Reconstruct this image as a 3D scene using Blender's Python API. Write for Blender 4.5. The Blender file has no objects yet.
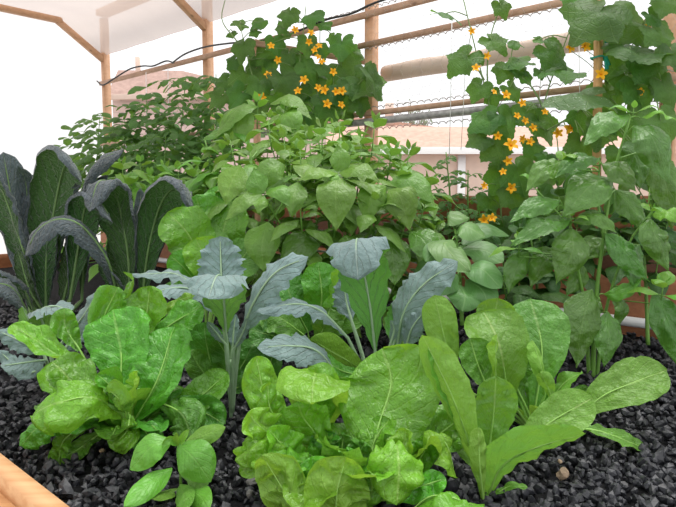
import bpy, math, random
from mathutils import Vector, noise
V = Vector
C = bpy.context.scene.collection
F = 600.0; TILT = math.radians(5.5); CAMZ = 1.0; GZ = 0.55       # gravel surface 0.45 m below the eye
CT, ST = math.cos(TILT), math.sin(TILT)
R0 = random.Random(7)

# ---------------------------------------------------------------- layout helpers
def P(px, py, d):
    """point on the sight line of a photo position, at forward distance d (metres)"""
    a = (px-338)/F; b = (253.5-py)/F
    s = d/(CT+b*ST)
    return V((a*s, d, CAMZ+s*(b*CT-ST)))
def GP(px, d, z=GZ):
    b = math.tan(math.atan((z-CAMZ)/d)+TILT)
    return P(px, 253.5-b*F, d)
UW = V((.743, -.669, 0)); IN = V((-.669, -.743, 0)); K0 = V((-1.7, 4.5, 0))
def W(t, z, off=0):                       # along the far wall, off = metres inwards
    p = K0+UW*t+IN*off; return V((p.x, p.y, z))

# ---------------------------------------------------------------- objects
def mesh_obj(name, verts, faces, mat, parent=None, uvs=None, smooth=True, loc=None):
    loc = V(loc) if loc is not None else V((0, 0, 0))
    me = bpy.data.meshes.new(name)
    me.from_pydata([tuple(V(v)-loc) for v in verts], [], faces)
    if uvs is not None:
        ul = me.uv_layers.new(name='UVMap'); buf = []
        for p in me.polygons:
            for vi in p.vertices: buf += uvs[vi]
        ul.data.foreach_set('uv', buf)
    if smooth: me.polygons.foreach_set('use_smooth', [True]*len(me.polygons))
    me.materials.append(mat)
    me.update()
    o = bpy.data.objects.new(name, me); C.objects.link(o)
    if parent:
        o.parent = parent
        o.location = loc-wl(parent)
    else: o.location = loc
    return o
def wl(o):
    l = V(o.location)
    while o.parent: o = o.parent; l = l+V(o.location)
    return l
def tag(o, label=None, cat=None, group=None, kind=None):
    if label: o['label'] = label
    if cat: o['category'] = cat
    if group: o['group'] = group
    if kind: o['kind'] = kind
    return o
def thing(name, loc, label, cat, group=None):
    o = bpy.data.objects.new(name, None); C.objects.link(o); o.location = loc
    o.empty_display_size = .05
    return tag(o, label, cat, group)

class MB:
    def __init__(s): s.v = []; s.f = []; s.uv = []
    def add(s, v, f, uv=None):
        n = len(s.v); s.v += v; s.f += [tuple(i+n for i in q) for q in f]
        s.uv += uv if uv else [(0.5, 0.5)]*len(v)
    def box(s, c, ax, ay, az, ch=.0):
        """box from centre and three half axes, small chamfer along the long edges"""
        c, ax, ay, az = V(c), V(ax), V(ay), V(az)
        k = 1-min(.5, ch/max(1e-6, min(ay.length, az.length)))
        prof = [(1, k), (k, 1), (-k, 1), (-1, k), (-1, -k), (-k, -1), (k, -1), (1, -k)] if ch else [(1, 1), (-1, 1), (-1, -1), (1, -1)]
        n = len(prof); v = []
        for e in (-1, 1):
            v += [c+ax*e+ay*p+az*q for p, q in prof]
        f = [(i, (i+1) % n, n+(i+1) % n, n+i) for i in range(n)]+[tuple(range(n))[::-1], tuple(range(n, 2*n))]
        L = ax.length
        s.add(v, f, [(e*L, i/n) for e in (-1, 1) for i in range(n)])
    def beam(s, a, b, w, h, up=(0, 0, 1), ch=.003):
        a, b = V(a), V(b); t = (b-a); L = t.length; t.normalize()
        y = V(up).cross(t).normalized(); z = t.cross(y)
        s.box((a+b)/2, t*L/2, y*w/2, z*h/2, ch)
    def tube(s, pts, r, n=6, cap=True):
        pts = [V(p) for p in pts]
        rs = r if isinstance(r, (list, tuple)) else [r]*len(pts)
        T = tang(pts); N = perp(T[0]); v = []; f = []; uv = []
        for i, p in enumerate(pts):
            N = (N-T[i]*N.dot(T[i])); N = N.normalized() if N.length > 1e-6 else perp(T[i])
            B = T[i].cross(N)
            for k in range(n):
                a = 2*math.pi*k/n
                v.append(p+(N*math.cos(a)+B*math.sin(a))*rs[i]); uv.append((i/(len(pts)-1), .5))
        for i in range(len(pts)-1):
            for k in range(n):
                f.append((i*n+k, i*n+(k+1) % n, (i+1)*n+(k+1) % n, (i+1)*n+k))
        if cap: f += [tuple(range(n))[::-1], tuple(range((len(pts)-1)*n, len(pts)*n))]
        s.add(v, f, uv)
    def build(s, name, mat, parent=None, smooth=True, loc=None):
        return mesh_obj(name, s.v, s.f, mat, parent, s.uv, smooth, loc if loc is not None else (wl(parent) if parent else None))
def perp(t):
    return t.cross(V((0, 0, 1)) if abs(t.z) < .9 else V((1, 0, 0))).normalized()
def tang(p):
    r = []
    for i in range(len(p)):
        t = p[min(i+1, len(p)-1)]-p[max(i-1, 0)]
        r.append(t.normalized() if t.length > 1e-9 else V((0, 0, 1)))
    return r
def spline(pts, n, us=None):
    """Catmull-Rom through pts, resampled by arc length"""
    pts = [V(p) for p in pts]
    if len(pts) == 2: pts = [pts[0], (pts[0]+pts[1])/2, pts[1]]
    q = [pts[0]*2-pts[1]]+pts+[pts[-1]*2-pts[-2]]
    d = []
    for i in range(1, len(q)-2):
        for k in range(12):
            t = k/12; a, b, c, e = q[i-1], q[i], q[i+1], q[i+2]
            d.append(.5*((b*2)+(c-a)*t+(a*2-b*5+c*4-e)*t*t+(b*3-a-c*3+e)*t**3))
    d.append(pts[-1])
    L = [0]
    for i in range(1, len(d)): L.append(L[-1]+(d[i]-d[i-1]).length)
    us = us or [i/n for i in range(n+1)]
    out = []; j = 0
    for u in us:
        s = u*L[-1]
        while j < len(L)-2 and L[j+1] < s: j += 1
        k = (s-L[j])/max(1e-9, L[j+1]-L[j]); out.append(d[j].lerp(d[j+1], min(1, k)))
    return out, L[-1]
def prof(tab, u):
    for i in range(len(tab)-1):
        if u <= tab[i+1][0]:
            a, b = tab[i], tab[i+1]; t = (u-a[0])/(b[0]-a[0])
            p = tab[i-1] if i else a; q = tab[i+2] if i+2 < len(tab) else b
            m0 = (b[1]-p[1])/(b[0]-p[0]) if b[0] > p[0] else 0; m1 = (q[1]-a[1])/(q[0]-a[0]) if q[0] > a[0] else 0
            h = b[0]-a[0]
            return max(0, (2*t**3-3*t*t+1)*a[1]+(t**3-2*t*t+t)*h*m0+(-2*t**3+3*t*t)*b[1]+(t**3-t*t)*h*m1)
    return tab[-1][1]
PR = dict(
 butter=[(0, .22), (.15, .42), (.4, .8), (.65, 1), (.82, .93), (.93, .66), (.985, .3), (1, 0)],
 basil=[(0, .06), (.07, .38), (.22, .84), (.38, 1), (.58, .86), (.78, .48), (.92, .15), (1, 0)],
 romaine=[(0, .16), (.2, .34), (.45, .72), (.7, 1), (.87, .86), (.96, .5), (1, 0)],
 kale=[(0, .05), (.3, .07), (.38, .45), (.52, .9), (.68, 1), (.84, .8), (.95, .42), (1, 0)],
 kaleb=[(0, .07), (.12, .3), (.3, .85), (.5, 1), (.75, .85), (.93, .45), (1, 0)],
 kt=[(0, .07), (.12, .3), (.35, .88), (.55, 1), (.85, .95), (.95, .6), (1, 0)],
 lac=[(0, .12), (.15, .3), (.35, .72), (.6, 1), (.85, .9), (.96, .5), (1, 0)],
 ov=[(0, .08), (.1, .45), (.3, .9), (.5, 1), (.72, .85), (.9, .45), (1, 0)])

def leaf_geo(pts, wid, pr='butter', n=(0, -1, .5), nu=.5, cup=.3, fold=0, ruf=(0, 3), bl=(0, 30), lobe=(0, 8), NU=16, NV=8, seed=0, asym=0, cr=.05, roll=0):
    us = [1-(1-i/NU)**1.35 for i in range(NU+1)]
    c, L = spline(pts, NU, us); T = tang(c)
    n = V(n).normalized(); i0 = min(NU, max(0, round(nu*NU)))
    Ns = [None]*(NU+1)
    def pj(a, t):
        b = a-t*a.dot(t); return b.normalized() if b.length > 1e-5 else perp(t)
    Ns[i0] = pj(n, T[i0])
    for i in range(i0+1, NU+1): Ns[i] = pj(Ns[i-1], T[i])
    for i in range(i0-1, -1, -1): Ns[i] = pj(Ns[i+1], T[i])
    rg = random.Random(seed); ph = [rg.random()*6.28 for _ in range(4)]; rollk = [rg.uniform(.5, 1.3), rg.uniform(.5, 1.3)]; so = V((rg.random()*50, rg.random()*50, 0))
    v = []; uv = []; f = []
    for i, u in enumerate(us):
        N = Ns[i]; B = T[i].cross(N); h0 = wid/2*prof(PR[pr], u)
        for j in range(NV+1):
            w = -1+2*j/NV; sd = 0 if w < 0 else 1; aw = abs(w)
            h = h0*(1+asym*w)
            if lobe[0]:
                s = math.sin(lobe[1]*6.28*u+ph[sd])*.5+math.sin(lobe[1]*2.3*6.28*u+ph[2+sd])*.5
                h *= 1+lobe[0]*s*aw
            x = z = 0; K = 8
            for q in range(K):
                aa = aw*(q+.5)/K; fi = cup*aa+roll*rollk[sd]*max(0, (aa-.5)/.5)**2; x += math.cos(fi)*aw/K; z += math.sin(fi)*aw/K
            x *= 1 if w > 0 else -1
            z += fold*aw
            if ruf[0]:
                e = aw**2.2; z += ruf[0]*e*(math.sin(ruf[1]*6.28*u+ph[sd])+.45*math.sin(ruf[1]*2.1*6.28*u+ph[2+sd]))
                x -= .12*ruf[0]*e*math.cos(ruf[1]*6.28*u+ph[sd])*w
            p = c[i]+B*(h*x)+N*(h*z)
            if bl[0]:
                q = V((u*L*bl[1], w*h*bl[1], 0))+so
                p = p+N*(bl[0]*(abs(noise.noise(q))*2-.5)*min(1, aw*5)*min(1, (1-u)*6)*min(1, h0/(wid*.25)))
            if cr:
                q = V((u*L/wid*1.5, w*.75, 7.3))+so
                p = p+N*(cr*wid*noise.noise(q)*min(1, u*3))+B*(cr*.6*wid*noise.noise(q+V((9, 4, 2)))*aw*min(1, u*3)*(1 if u < .97 else .4))
            v.append(p); uv.append((u, .5+.5*w))
    m = NV+1
    for i in range(NU):
        for j in range(NV):
            a = i*m+j; f.append((a, a+1, a+m+1, a+m))
    return v, f, uv, c, Ns, L
PALM = [(0, 1.2), (14, .98), (30, .80), (44, .84), (58, .98), (72, .84), (88, .70), (106, .76), (120, .84), (136, .76), (152, .68), (166, .55), (174, .34), (180, .14)]
def palm_geo(p0, d, n, R, seed=0, droop=.35, NR=6, NT=56):
    """cucumber-type leaf: heart-shaped with five shallow pointed lobes; p0 = where the stalk meets the blade"""
    d = V(d); n = V(n).normalized(); d = (d-n*d.dot(n)).normalized(); b = n.cross(d); rg = random.Random(seed)
    ph = rg.random()*6.28; v = [V(p0)]; uv = [(0, .5)]; f = []
    sx = rg.uniform(.9, 1.08); bend = rg.uniform(-.3, .2); fo = rg.uniform(-.05, .3); tw = rg.uniform(-.25, .25)
    so = V((rg.random()*60, rg.random()*60, 0))
    for r in range(1, NR+1):
        q = r/NR
        for k in range(NT):
            th = -math.pi+2*math.pi*k/NT; a = math.degrees(abs(th))
            for i in range(len(PALM)-1):
                if a <= PALM[i+1][0]:
                    (a0, r0), (a1, r1) = PALM[i], PALM[i+1]; t = (a-a0)/(a1-a0); base = r0+(r1-r0)*t; break
            base *= 1+.03*(1 if k % 2 else -1)*(q > .9)
            rr = R*.55*base*q; w = rr*math.sin(th)*sx; l = rr*math.cos(th)
            z = -droop*rr*rr/R+.05*R*q*q*math.sin(3*th+ph)+fo*abs(w)*(1-q*.4)+bend*l*q*.6+tw*w*l/R*2
            z += .10*R*noise.noise(V((w/R*3.2, l/R*3.2, 1))+so)
            v.append(V(p0)+d*l+b*w+n*z)
            dv = min(abs(th-l2) for l2 in (0, 1.01, -1.01, 2.1, -2.1))
            uv.append((q, .5+.5*min(1, dv/.52)))
    for k in range(NT): f.append((0, 1+k, 1+(k+1) % NT))
    for r in range(NR-1):
        for k in range(NT):
            a = 1+r*NT+k; b2 = 1+r*NT+(k+1) % NT; f.append((a, a+NT, b2+NT, b2))
    return v, f, uv
# ---------------------------------------------------------------- materials
class NT:
    def __init__(s, name):
        s.m = bpy.data.materials.new(name); s.m.use_nodes = True; s.t = s.m.node_tree; s.t.nodes.clear()
        s.out = s.n('ShaderNodeOutputMaterial')
    def n(s, typ, ins=None, **kw):
        x = s.t.nodes.new(typ)
        for k, v in kw.items(): setattr(x, k, v)
        for k, v in (ins or {}).items():
            if isinstance(v, bpy.types.NodeSocket): s.t.links.new(v, x.inputs[k])
            else: x.inputs[k].default_value = v
        return x
    def math(s, op, a, b=0.0, c=0.0): return s.n('ShaderNodeMath', {0: a, 1: b, 2: c}, operation=op).outputs[0]
    def sm(s, x, a, b, lo=0.0, hi=1.0):
        return s.n('ShaderNodeMapRange', {0: x, 1: a, 2: b, 3: lo, 4: hi}, interpolation_type='SMOOTHSTEP').outputs[0]
    def mix(s, f, a, b, bt='MIX'):
        x = s.n('ShaderNodeMix', data_type='RGBA', blend_type=bt)
        for i, v in ((0, f), (6, a), (7, b)):
            if isinstance(v, bpy.types.NodeSocket): s.t.links.new(v, x.inputs[i])
            else: x.inputs[i].default_value = v if i == 0 else (*v[:3], 1)
        return x.outputs[2]
    def noise(s, sc, co=None, det=3.0, rough=.55):
        return s.n('ShaderNodeTexNoise', dict({'Scale': sc, 'Detail': det, 'Roughness': rough}, **({'Vector': co} if co else {}))).outputs['Fac']
    def fin(s, sh): s.t.links.new(sh, s.out.inputs[0]); return s.m

def leaf_mat(name, top, under, vein, vs=.5, nside=9, rough=.42, spec=.5, tr=.3, trc=None, bump=.5, bsc=60, slant=.35, var=.12, spot=0, sheen=0, bd=.005, vg=.3):
    g = NT(name)
    uv = g.n('ShaderNodeSeparateXYZ', {0: g.n('ShaderNodeUVMap').outputs[0]}); u, v = uv.outputs[0], uv.outputs[1]
    co = g.n('ShaderNodeTexCoord').outputs['Object']
    av = g.math('ABSOLUTE', g.math('SUBTRACT', g.math('MULTIPLY', v, 2.0), 1.0))
    nz = g.noise(bsc, co)
    mid = g.sm(av, .015, .06, 1.0, 0.0)
    x = g.math('MULTIPLY', g.math('ADD', g.math('SUBTRACT', u, g.math('MULTIPLY', av, slant)), g.math('MULTIPLY', nz, .05)), float(nside))
    t = g.math('MULTIPLY', g.math('ABSOLUTE', g.math('SUBTRACT', g.math('FRACT', g.math('ADD', x, 10.0)), .5)), 2.0)
    side = g.math('MULTIPLY', g.sm(t, .78, 1.0), g.sm(av, .75, 1.0, 1.0, .15))
    ve = g.math('MULTIPLY', g.math('MAXIMUM', mid, g.math('MULTIPLY', side, .38)), vs)
    rnd = g.n('ShaderNodeObjectInfo').outputs['Random']
    big = g.noise(14.0, co, 2.0)
    c = g.mix(g.sm(big, .3, .7), [k*(1-var) for k in top], [min(1, k*(1+var)) for k in top])
    c = g.mix(ve, c, vein)
    if spot: c = g.mix(g.math('MULTIPLY', g.sm(g.n('ShaderNodeTexVoronoi', {'Vector': co, 'Scale': 90.0}).outputs['Distance'], .12, .2, 1.0, 0.0), spot), c, (.7, .75, .6))
    cu = g.mix(g.math('MULTIPLY', ve, .7), under, vein)
    back = g.n('ShaderNodeNewGeometry').outputs['Backfacing']
    c = g.mix(back, c, cu)
    hsv = g.n('ShaderNodeHueSaturation', {'Hue': g.sm(rnd, 0.0, 1.0, .488, .512), 'Value': g.sm(g.math('FRACT', g.math('MULTIPLY', rnd, 7.3)), 0.0, 1.0, 1-var, 1+var), 'Color': c}).outputs[0]
    hgt = g.math('SUBTRACT', g.math('MULTIPLY', nz, .8), g.math('MULTIPLY', g.math('MAXIMUM', side, mid), vg))
    bn = g.n('ShaderNodeBump', {'Strength': bump, 'Distance': bd, 'Height': hgt}).outputs[0]
    pb = g.n('ShaderNodeBsdfPrincipled', {'Base Color': hsv, 'Roughness': g.sm(back, 0.0, 1.0, rough, min(.8, rough+.2)), 'Specular IOR Level': spec, 'Normal': bn})
    if sheen: pb.inputs['Sheen Weight'].default_value = sheen
    tc = g.mix(.55, hsv, trc) if trc else hsv
    ts = g.n('ShaderNodeBsdfTranslucent', {'Color': tc, 'Normal': bn}).outputs[0]
    return g.fin(g.n('ShaderNodeMixShader', {0: tr, 1: pb.outputs[0], 2: ts}).outputs[0])
def plain(name, col, rough=.5, spec=.4, var=.1, sc=30.0, bump=0, stretch=None, metal=0):
    g = NT(name); co = g.n('ShaderNodeTexCoord').outputs['Object']
    if stretch: co = g.n('ShaderNodeMapping', {0: co, 3: stretch}).outputs[0]
    nz = g.noise(sc, co, 4.0)
    c = g.mix(g.sm(nz, .25, .75), [k*(1-var) for k in col], [min(1, k*(1+var)) for k in col])
    pb = g.n('ShaderNodeBsdfPrincipled', {'Base Color': c, 'Roughness': rough, 'Specular IOR Level': spec, 'Metallic': metal})
    if bump: g.t.links.new(g.n('ShaderNodeBump', {'Strength': bump, 'Distance': .01, 'Height': nz}).outputs[0], pb.inputs['Normal'])
    return g.fin(pb.outputs[0])
def wood(name, col, dark, ring=1.0, rough=.6):
    """straight grained lumber running along the wall direction or upright; knots from a voronoi"""
    g = NT(name); uv = g.n('ShaderNodeTexCoord').outputs['UV']; ob = g.n('ShaderNodeTexCoord').outputs['Object']
    mp = g.n('ShaderNodeMapping', {0: ob, 2: (0, 0, .733), 3: (4.0, 60.0, 60.0)}).outputs[0]
    a = g.noise(ring, mp, 5.0, .6)
    b = g.noise(9.0, ob, 2.0)
    k = g.sm(g.n('ShaderNodeTexVoronoi', {'Vector': g.n('ShaderNodeMapping', {0: ob, 3: (5.0, 5.0, 9.0)}).outputs[0], 'Scale': 1.6}).outputs['Distance'], .05, .16, 1.0, 0.0)
    c = g.mix(g.sm(a, .35, .7), col, dark); c = g.mix(g.math('MULTIPLY', g.sm(b, .4, .7), .35), c, dark)
    c = g.mix(g.math('MULTIPLY', k, .7), c, [q*.35 for q in dark])
    bn = g.n('ShaderNodeBump', {'Strength': .25, 'Distance': .003, 'Height': a}).outputs[0]
    return g.fin(g.n('ShaderNodeBsdfPrincipled', {'Base Color': c, 'Roughness': rough, 'Specular IOR Level': .3, 'Normal': bn}).outputs[0])
def film_mat(name, col, trans=.3, tl=.75):
    g = NT(name); co = g.n('ShaderNodeTexCoord').outputs['Object']
    nz = g.noise(3.0, co, 4.0)
    c = g.mix(g.sm(nz, .3, .7), [k*.94 for k in col], col)
    bn = g.n('ShaderNodeBump', {'Strength': .3, 'Distance': .05, 'Height': nz}).outputs[0]
    t = g.n('ShaderNodeBsdfTranslucent', {'Color': c, 'Normal': bn}).outputs[0]
    d = g.n('ShaderNodeBsdfDiffuse', {'Color': c, 'Normal': bn}).outputs[0]
    m = g.n('ShaderNodeMixShader', {0: tl, 1: d, 2: t}).outputs[0]
    tp = g.n('ShaderNodeBsdfTransparent').outputs[0]
    return g.fin(g.n('ShaderNodeMixShader', {0: trans, 1: m, 2: tp}).outputs[0])
def block_mat(name, col, mortar):
    g = NT(name); co = g.n('ShaderNodeTexCoord').outputs['UV']
    br = g.n('ShaderNodeTexBrick', {'Vector': co, 'Color1': (*col, 1), 'Color2': (*[k*.94 for k in col], 1), 'Mortar': (*mortar, 1), 'Scale': 1.0, 'Mortar Size': .012, 'Brick Width': .4, 'Row Height': .2})
    return g.fin(g.n('ShaderNodeBsdfPrincipled', {'Base Color': br.outputs[0], 'Roughness': .9}).outputs[0])

M = dict(
 lettuce=leaf_mat('butterhead_leaf', (.105, .335, .022), (.18, .42, .045), (.34, .54, .14), .4, 8, .28, .55, .28, (.32, .6, .04), .7, 55, bd=.016, vg=.06),
 lettuceb=leaf_mat('pale_butterhead_leaf', (.175, .44, .032), (.21, .46, .045), (.42, .62, .18), .4, 8, .29, .55, .4, (.46, .72, .05), .7, 55, bd=.016, vg=.06),
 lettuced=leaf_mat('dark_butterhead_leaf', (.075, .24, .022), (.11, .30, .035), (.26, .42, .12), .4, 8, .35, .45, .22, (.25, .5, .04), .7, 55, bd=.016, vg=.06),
 romaine=leaf_mat('romaine_leaf', (.14, .36, .04), (.2, .44, .06), (.42, .6, .2), .5, 12, .36, .5, .36, (.38, .64, .05), .6, 55, bd=.016, vg=.06),
 kale=leaf_mat('blue_kale_leaf', (.185, .275, .27), (.14, .35, .065), (.36, .46, .40), .55, 9, .55, .35, .2, (.25, .55, .05), .8, 70, .3, .08, 0, .15, bd=.008),
 lac=leaf_mat('lacinato_leaf', (.085, .115, .13), (.045, .125, .025), (.16, .27, .11), .5, 14, .5, .4, .13, (.1, .28, .03), 1.0, 110, .25, .1, 0, .3, bd=.014),
 basil=leaf_mat('basil_leaf', (.135, .29, .038), (.18, .36, .055), (.27, .43, .12), .3, 6, .36, .5, .28, (.3, .55, .05), .7, 70, .5, bd=.008, vg=.08),
 basild=leaf_mat('large_basil_leaf', (.085, .225, .03), (.15, .32, .05), (.17, .33, .08), .3, 6, .27, .6, .24, (.25, .5, .05), .7, 45, .5, bd=.012, vg=.08),
 basilk=leaf_mat('shaded_basil_leaf', (.035, .105, .016), (.07, .17, .03), (.08, .18, .04), .3, 6, .5, .35, .15, (.15, .35, .03), .7, 45, .5, bd=.012, vg=.08),  # darker basil copy, background shade put into its colour
 basily=leaf_mat('bright_basil_leaf', (.145, .37, .04), (.19, .42, .06), (.28, .48, .12), .25, 6, .34, .5, .3, (.35, .6, .05), .6, 60, .5, bd=.008, vg=.08),
 chard=leaf_mat('pepper_leaf', (.10, .235, .055), (.15, .31, .08), (.26, .41, .15), .4, 8, .4, .5, .15, (.25, .5, .06), .4, 30),
 cuke=leaf_mat('cucumber_leaf', (.055, .155, .028), (.12, .28, .06), (.16, .3, .09), .35, 5, .45, .45, .36, (.3, .6, .03), .7, 90, .3, .2, bd=.006),
 cukes=leaf_mat('spotted_cucumber_leaf', (.09, .19, .06), (.13, .28, .07), (.2, .32, .12), .35, 5, .45, .45, .28, (.32, .6, .03), .7, 90, .3, .1, .6, bd=.006),
 tomato=leaf_mat('tomato_leaf', (.07, .18, .03), (.12, .26, .06), (.15, .3, .09), .3, 6, .5, .4, .3, (.3, .55, .05), .6, 60, bd=.006),
 rib=plain('pale_midrib', (.26, .48, .10), .45, .4, .1), ribk=plain('kale_midrib', (.30, .44, .27), .5, .3, .1),
 ribl=plain('lacinato_midrib', (.17, .29, .10), .5, .4, .1),
 stem=plain('green_stem', (.16, .34, .06), .45, .4, .15), stemw=plain('vine_stem', (.2, .30, .11), .6, .3, .15),
 petal=plain('yellow_petal', (.86, .43, .01), .5, .3, .12), petalc=plain('orange_flower_centre', (.75, .3, .01), .6, .2, .1),
 tendril=plain('tendril', (.22, .42, .1), .5),
 gravel=plain('black_lava_gravel', (.022, .023, .028), .5, .5, .5, 25.0, .6),
 soil=plain('dark_bed_fill', (.012, .012, .013), .9, .1, .4, 60.0, 1.0),
 pebble=plain('tan_pebble', (.30, .22, .15), .8, .2, .25, 60.0, .4), pebbleg=plain('grey_pebble', (.17, .165, .16), .8, .2, .25, 60.0, .4),
 board=wood('cedar_board', (.62, .37, .19), (.50, .25, .11), 1.0), boardr=wood('rough_cedar_board', (.5, .27, .12), (.33, .15, .06), 1.6),
 redwood=wood('redwood_board', (.36, .15, .065), (.26, .10, .045), .8), darkwood=wood('weathered_redwood_board', (.17, .075, .04), (.11, .05, .03), 1.0),
 post=wood('fir_post', (.60, .36, .22), (.5, .28, .16), .7), rail=wood('fir_rail', (.50, .32, .22), (.40, .24, .16), .8),
 stake=wood('stake_wood', (.55, .33, .14), (.42, .23, .09), .8),
 film=film_mat('greenhouse_film', (.97, .96, .97), .42, .9), filmr=film_mat('roof_film', (.46, .385, .35), .22, .8),
 roll=plain('rolled_curtain', (.62, .50, .42), .6, .3, .08, 8.0),
 pvc=plain('white_pvc', (.85, .85, .86), .35, .5, .02), galv=plain('grey_conduit', (.34, .33, .33), .5, .5, .3, 40.0, .1, (1, 1, 1)),
 string=plain('white_string', (.8, .8, .8), .8, .1, .03), black=plain('black_tubing', (.02, .02, .022), .4, .4, .1),
 tie=plain('teal_plant_tie', (.02, .33, .25), .5, .3, .1), wire=plain('galvanised_wire', (.42, .36, .33), .5, .4, .1),
 conc=plain('pale_concrete', (.45, .43, .40), .9, .2, .06, 2.0), stucco=plain('pink_stucco', (.68, .52, .44), .95, .1, .05, 4.0, .2),
 white=plain('white_trim', (.85, .84, .84), .6, .3, .02), roof=plain('terracotta_roofing', (.56, .36, .29), .9, .1, .12, 6.0, .3),
 roofd=plain('brown_shingles', (.42, .29, .25), .9, .1, .15, 9.0, .3),
 block=block_mat('pink_block', (.66, .49, .44), (.54, .41, .37)), bark=plain('bark', (.2, .15, .11), .9), far=plain('far_leaves', (.25, .3, .2), .9))
# ---------------------------------------------------------------- setting
def struct(o): o['kind'] = 'structure'; return o
def quad(name, a, b, c, d, mat, nu=1, nv=1, sag=0, parent=None):
    a, b, c, d = V(a), V(b), V(c), V(d); v = []; f = []; uv = []
    n = (b-a).cross(d-a).normalized()
    for j in range(nv+1):
        for i in range(nu+1):
            s, t = i/nu, j/nv; p = a.lerp(b, s).lerp(d.lerp(c, s), t)
            if sag: p = p+n*(sag*(noise.noise(p*1.7)+.5*noise.noise(p*4.1)))
            v.append(p); uv.append((s*(b-a).length, t*(d-a).length))
    for j in range(nv):
        for i in range(nu): k = j*(nu+1)+i; f.append((k, k+1, k+nu+2, k+nu+1))
    return mesh_obj(name, v, f, mat, parent, uv, True, a if not parent else None)
struct(quad('floor', (-40, -12, 0), (40, -12, 0), (40, 45, 0), (-40, 45, 0), M['conc']))
TP = [0, 1.2475, 2.495, 3.742]
PZ = 2.28
E, RISE = .33, 2.205
# film: end wall, sloping eave strip, flat ceiling
def LW(s, z): p = K0+IN*s; return V((p.x, p.y, z))
g = MB()
segs = 14
for i in range(segs):
    s0, s1 = 4.2*i/segs, 4.2*(i+1)/segs
wv = []; wf = []; wu = []
ss = [0, .11, .22, .33]+[.33+.3*i for i in range(1, 14)]
for i, s in enumerate(ss):
    zt = 2.0+(RISE-2.0)*min(1, s/E)
    for j in range(13):
        z = zt*j/12; p = LW(s, z)-UW*(.03+.012*noise.noise(V((s*2, z*2, 3)))); wv.append(p); wu.append((s, z))
for i in range(len(ss)-1):
    for j in range(12): k = i*13+j; wf.append((k, k+13, k+14, k+1))
struct(mesh_obj('wall_left', wv, wf, M['film'], None, wu, True, K0))
cv = []; cf = []; cu = []
rows = [(0, 2.0), (.11, 2.068), (.22, 2.136), (.33, RISE)]+[(.33+.28*i, RISE) for i in range(1, 14)]
NTn = 22
for (s, z) in rows:
    for i in range(NTn+1):
        t = -.04+2.56*i/NTn
        ph = (t % 1.2475)/1.2475; sg = .02*math.sin(math.pi*ph)*(1 if s > .3 else (s/.33))
        fold = .002*math.sin(t*17+s*5)
        cv.append(W(t, z-sg*(1 if s > .3 else .3)+.018+fold, s)); cu.append((t, s))
for j in range(len(rows)-1):
    for i in range(NTn): k = j*(NTn+1)+i; cf.append((k, k+1, k+NTn+2, k+NTn+1))
struct(mesh_obj('ceiling', cv, cf, M['filmr'], None, cu, True, K0))
# timber frame
wh = ['at the far left corner of the greenhouse', 'second from the corner, behind the tomato vines', 'right of the cucumber tangle, middle of the open side', 'at the right edge, behind the big cucumber leaves']
for i, t in enumerate(TP):
    r = thing('wooden_post', W(t, 0), 'square fir post '+wh[i], 'post', 'greenhouse posts')
    m = MB(); m.beam(W(t, 0), W(t, PZ), .048, .048, IN, .003); m.build('post_shaft', M['post'], r)
    m = MB(); m.beam(W(t, 1.975, .0), W(t, RISE+.0, E+.02), .038, .04, UW, .003); m.build('knee_brace', M['post'], r)
    m = MB(); m.beam(W(t, RISE-.005, E-.02), W(t, RISE-.005, 4.0), .038, .045, UW, .003)
    tag(m.build('roof_rafter', M['post']), ['fir rafter along the top of the left film wall', 'fir rafter over the second post, at the top left edge', 'fir rafter over the middle post', 'fir rafter over the right-hand post'][i], 'rafter', 'roof rafters').location
m = MB(); m.beam(W(-.03, PZ+.04, -.0), W(5.4, PZ+.04, -.0), .045, .09, IN); tag(m.build('top_plate', M['post']), 'horizontal fir beam along the post tops behind the roof film', 'beam')
def rail(z, t0, t1, off, w, h, mat, label, name='wooden_rail', cat='rail'):
    m = MB(); m.beam(W(t0, z, off), W(t1, z, off), w, h, (0, 0, 1)); return tag(m.build(name, mat), label, cat)
rail(1.815, -.02, 4.2, .035, .02, .028, M['rail'], 'long thin fir rail nearest the roof, with twine tied along it')
rail(1.683, 2.45, 4.4, .035, .02, .024, M['rail'], 'second fir rail from the top, right of the middle post')
rail(1.372, -.02, 4.4, .05, .02, .022, M['rail'], 'fir rail just above the grey conduit, behind the vines')
m = MB(); m.tube([W(t, 1.335, .05) for t in (.3, 1.5, 2.7, 4.4)], .016, 10); tag(m.build('grey_conduit', M['galv']), 'grey metal conduit pipe running under the lowest fir rail', 'pipe')
m = MB(); m.tube([W(2.52+i*.2, 1.565+.004*math.sin(i*2.2), -.07) for i in range(11)], [.036+.003*math.sin(i*1.7) for i in range(11)], 14); tag(m.build('rolled_curtain', M['roll']), 'rolled beige side curtain hung outside between the rails', 'curtain')
# ribbed edge of the netting along the rails
def twist(z, t0, t1, off, label):
    m = MB(); n = int((t1-t0)/.012)
    m.tube([W(t0+i*.012, z+.006*math.sin(i*2.1), off+.006*math.cos(i*2.1)) for i in range(n)], .0022, 4); tag(m.build('netting_wire', M['wire']), label, 'wire')
twist(1.838, 2.1, 4.2, .05, 'wavy netting edge wire along the topmost rail')
twist(1.66, 2.5, 4.3, .05, 'wavy netting edge wire under the second rail')
twist(1.395, 2.3, 4.3, .06, 'wavy netting edge wire above the lowest rail')
twist(1.30, 2.3, 4.3, .06, 'wavy netting edge wire below the grey conduit')
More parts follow.
